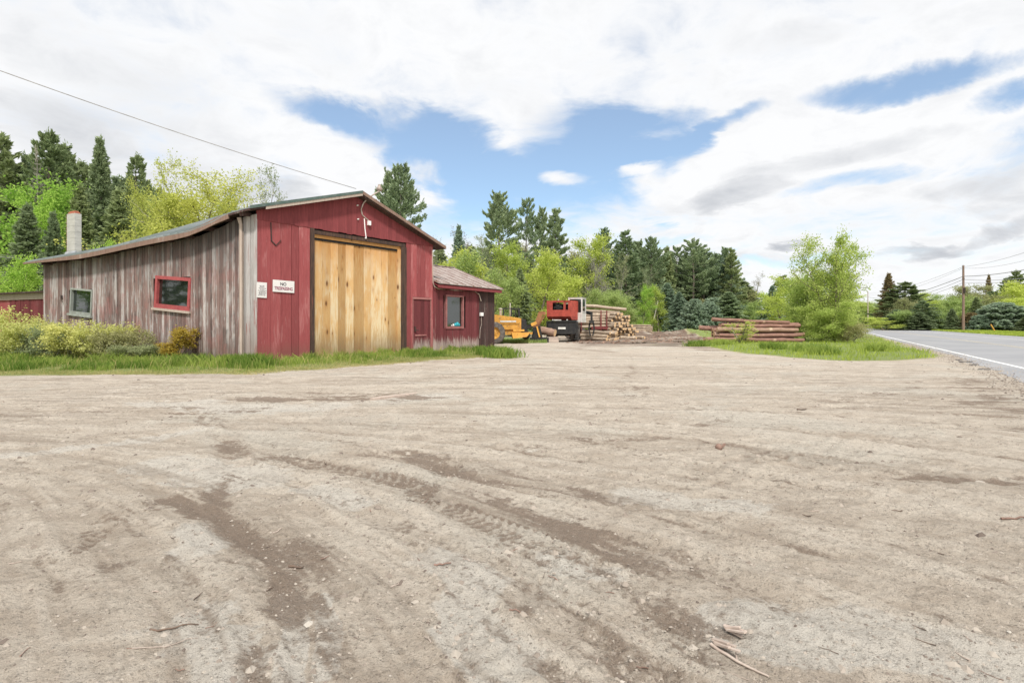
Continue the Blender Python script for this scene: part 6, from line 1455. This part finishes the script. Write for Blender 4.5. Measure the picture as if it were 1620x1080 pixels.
# stones that lie loose on the dirt
def stones(name, n, rmax, smin, smax, seed, mat):
    rg = np.random.default_rng(seed); r = 1.4+(rmax-1.4)*rg.random(n)**1.35; a = rg.uniform(R(-52), R(52), n); X_, Y_ = r*np.sin(a), r*np.cos(a)
    keep = (polydist(X_, Y_, strip_poly) > .1) & (polydist(X_, Y_, isl_poly) > 0); clus = fbm(X_*1.2, Y_*1.2, 44, 3) > .42; keep &= clus | (rg.random(n) < .3)
    X_, Y_, r = X_[keep], Y_[keep], r[keep]; N = len(X_)
    ri = np.clip(np.searchsorted(rs, r)-1, 0, len(rs)-2); ai = np.clip(np.searchsorted(azs, np.degrees(np.arctan2(X_, Y_))), 0, len(azs)-1); Zg = Z[ri, ai]
    s = smin+(smax-smin)*rg.random(N)**7; s = s*(1+r*.05)
    base = np.array([[1, 0, 0], [.3, .95, 0], [-.8, .6, 0], [-.85, -.5, 0], [.25, -.95, 0], [.25, .1, .75], [-.3, -.15, .6]]); 
    V = base[None]*(1+rg.normal(0, .16, (N, 7, 3)))*s[:, None, None]; th = rg.uniform(0, 6.28, N); c, sn = np.cos(th)[:, None], np.sin(th)[:, None]
    V = np.stack([V[..., 0]*c-V[..., 1]*sn*.8, V[..., 0]*sn+V[..., 1]*c*.8, V[..., 2]*rg.uniform(.5, 1., (N, 1))], -1)+np.stack([X_, Y_, Zg-.1*s], -1)[:, None]
    Fq = np.array([(0, 1, 5, 5), (1, 2, 6, 5), (2, 3, 6, 6), (3, 4, 6, 6), (4, 0, 5, 6)]); tri = [(0, 1, 5), (1, 6, 5), (1, 2, 6), (2, 3, 6), (3, 4, 6), (4, 5, 6), (4, 0, 5)]
    f = (np.array(tri)[None]+np.arange(N)[:, None, None]*7).reshape(-1, 3)
    mb = MB(); mb.add(V.reshape(-1, 3), f, 0, np.repeat(rg.random(N), 7)); tag(mb.build(name, M[mat]), kind='stuff')
m, g = new_mat('gravel_stone'); t = tone(g); c = g.ramp(t, [(0, (.15, .12, .10)), (.5, (.36, .31, .26)), (.985, (.42, .375, .32)), (1, (.52, .48, .42))]); n = g.noise(objc(g), 60, 4); fin(g, c, .9, n.outputs['Fac'], .3); M['stone'] = m
stones('gravel', 60000, 13, .0016, .012, 3, 'stone'); stones('gravel', 5000, 24, .006, .03, 4, 'stone')
# gravel crumbled over the tarmac edge
rg = np.random.default_rng(9); tt = rg.uniform(-30, 6, 5000); ww = np.array([apron(t) for t in tt])+rg.normal(-.1, .28, 5000); P_ = np.array([road_pt(a, b) for a, b in zip(tt, ww)])
mb = MB(); N = len(P_); s_ = rg.uniform(.008, .035, N); base = np.array([[1, 0, 0], [0, 1, 0], [-1, 0, 0], [0, -1, 0], [0, 0, .7]])
V = base[None]*(1+rg.normal(0, .25, (N, 5, 3)))*s_[:, None, None]+np.c_[P_, np.full(N, .024)][:, None]
mb.add(V.reshape(-1, 3), (np.array([(0, 1, 4), (1, 2, 4), (2, 3, 4), (3, 0, 4)])[None]+np.arange(N)[:, None, None]*5).reshape(-1, 3), 0, np.repeat(rg.random(N), 5)); tag(mb.build('gravel', M['stone']), kind='stuff')
for k, (px, py, s) in enumerate([(48, 792, .03), (75, 808, .022), (240, 680, .03), (170, 735, .025), (456, 714, .02), (133, 811, .02), (1550, 764, .03), (310, 745, .04), (745, 648, .05)]):
    x, y = gp(px, py); mb = MB(); th = np.linspace(0, 6.283, 10)[:-1]; rr = s*(.7+.4*gr_.random(9)); b = np.c_[1.4*rr*np.cos(th), rr*np.sin(th), np.zeros(9)]; t_ = b*.7; t_[:, 2] = s*.35
    mb.add(np.r_[b, t_], [tuple(range(9, 18))]+[(q, (q+1) % 9, 9+(q+1) % 9, 9+q) for q in range(9)], 0, .93)
    tag(mb.build('stone', M['stone'], loc=(x, y, mesh_z(x, y)-.012)), 'flat pale stone bedded in the dirt yard', 'stone', 'flat pale stones in the dirt')
# bark and slash churned into the mud between the stacks
rg = np.random.default_rng(55); N = 1500; tt = rg.uniform(.10, .37, N); Y_ = rg.uniform(34, 62, N); X_ = tt*Y_; k = fbm(X_*.5, Y_*.5, 66, 3) > .42; X_, Y_ = X_[k], Y_[k]; N = len(X_)
mb = MB(); C = np.c_[X_, Y_, ground_z(X_, Y_)+.03]; D = rg.normal(0, 1, (N, 3)); D[:, 2] *= .18
mb.cards(C, D, rg.uniform(.12, .5, N), rg.uniform(.03, .09, N), rg, 0, rg.random(N)*.6); tag(mb.build('bark_litter', M['bark_tan']), kind='stuff')
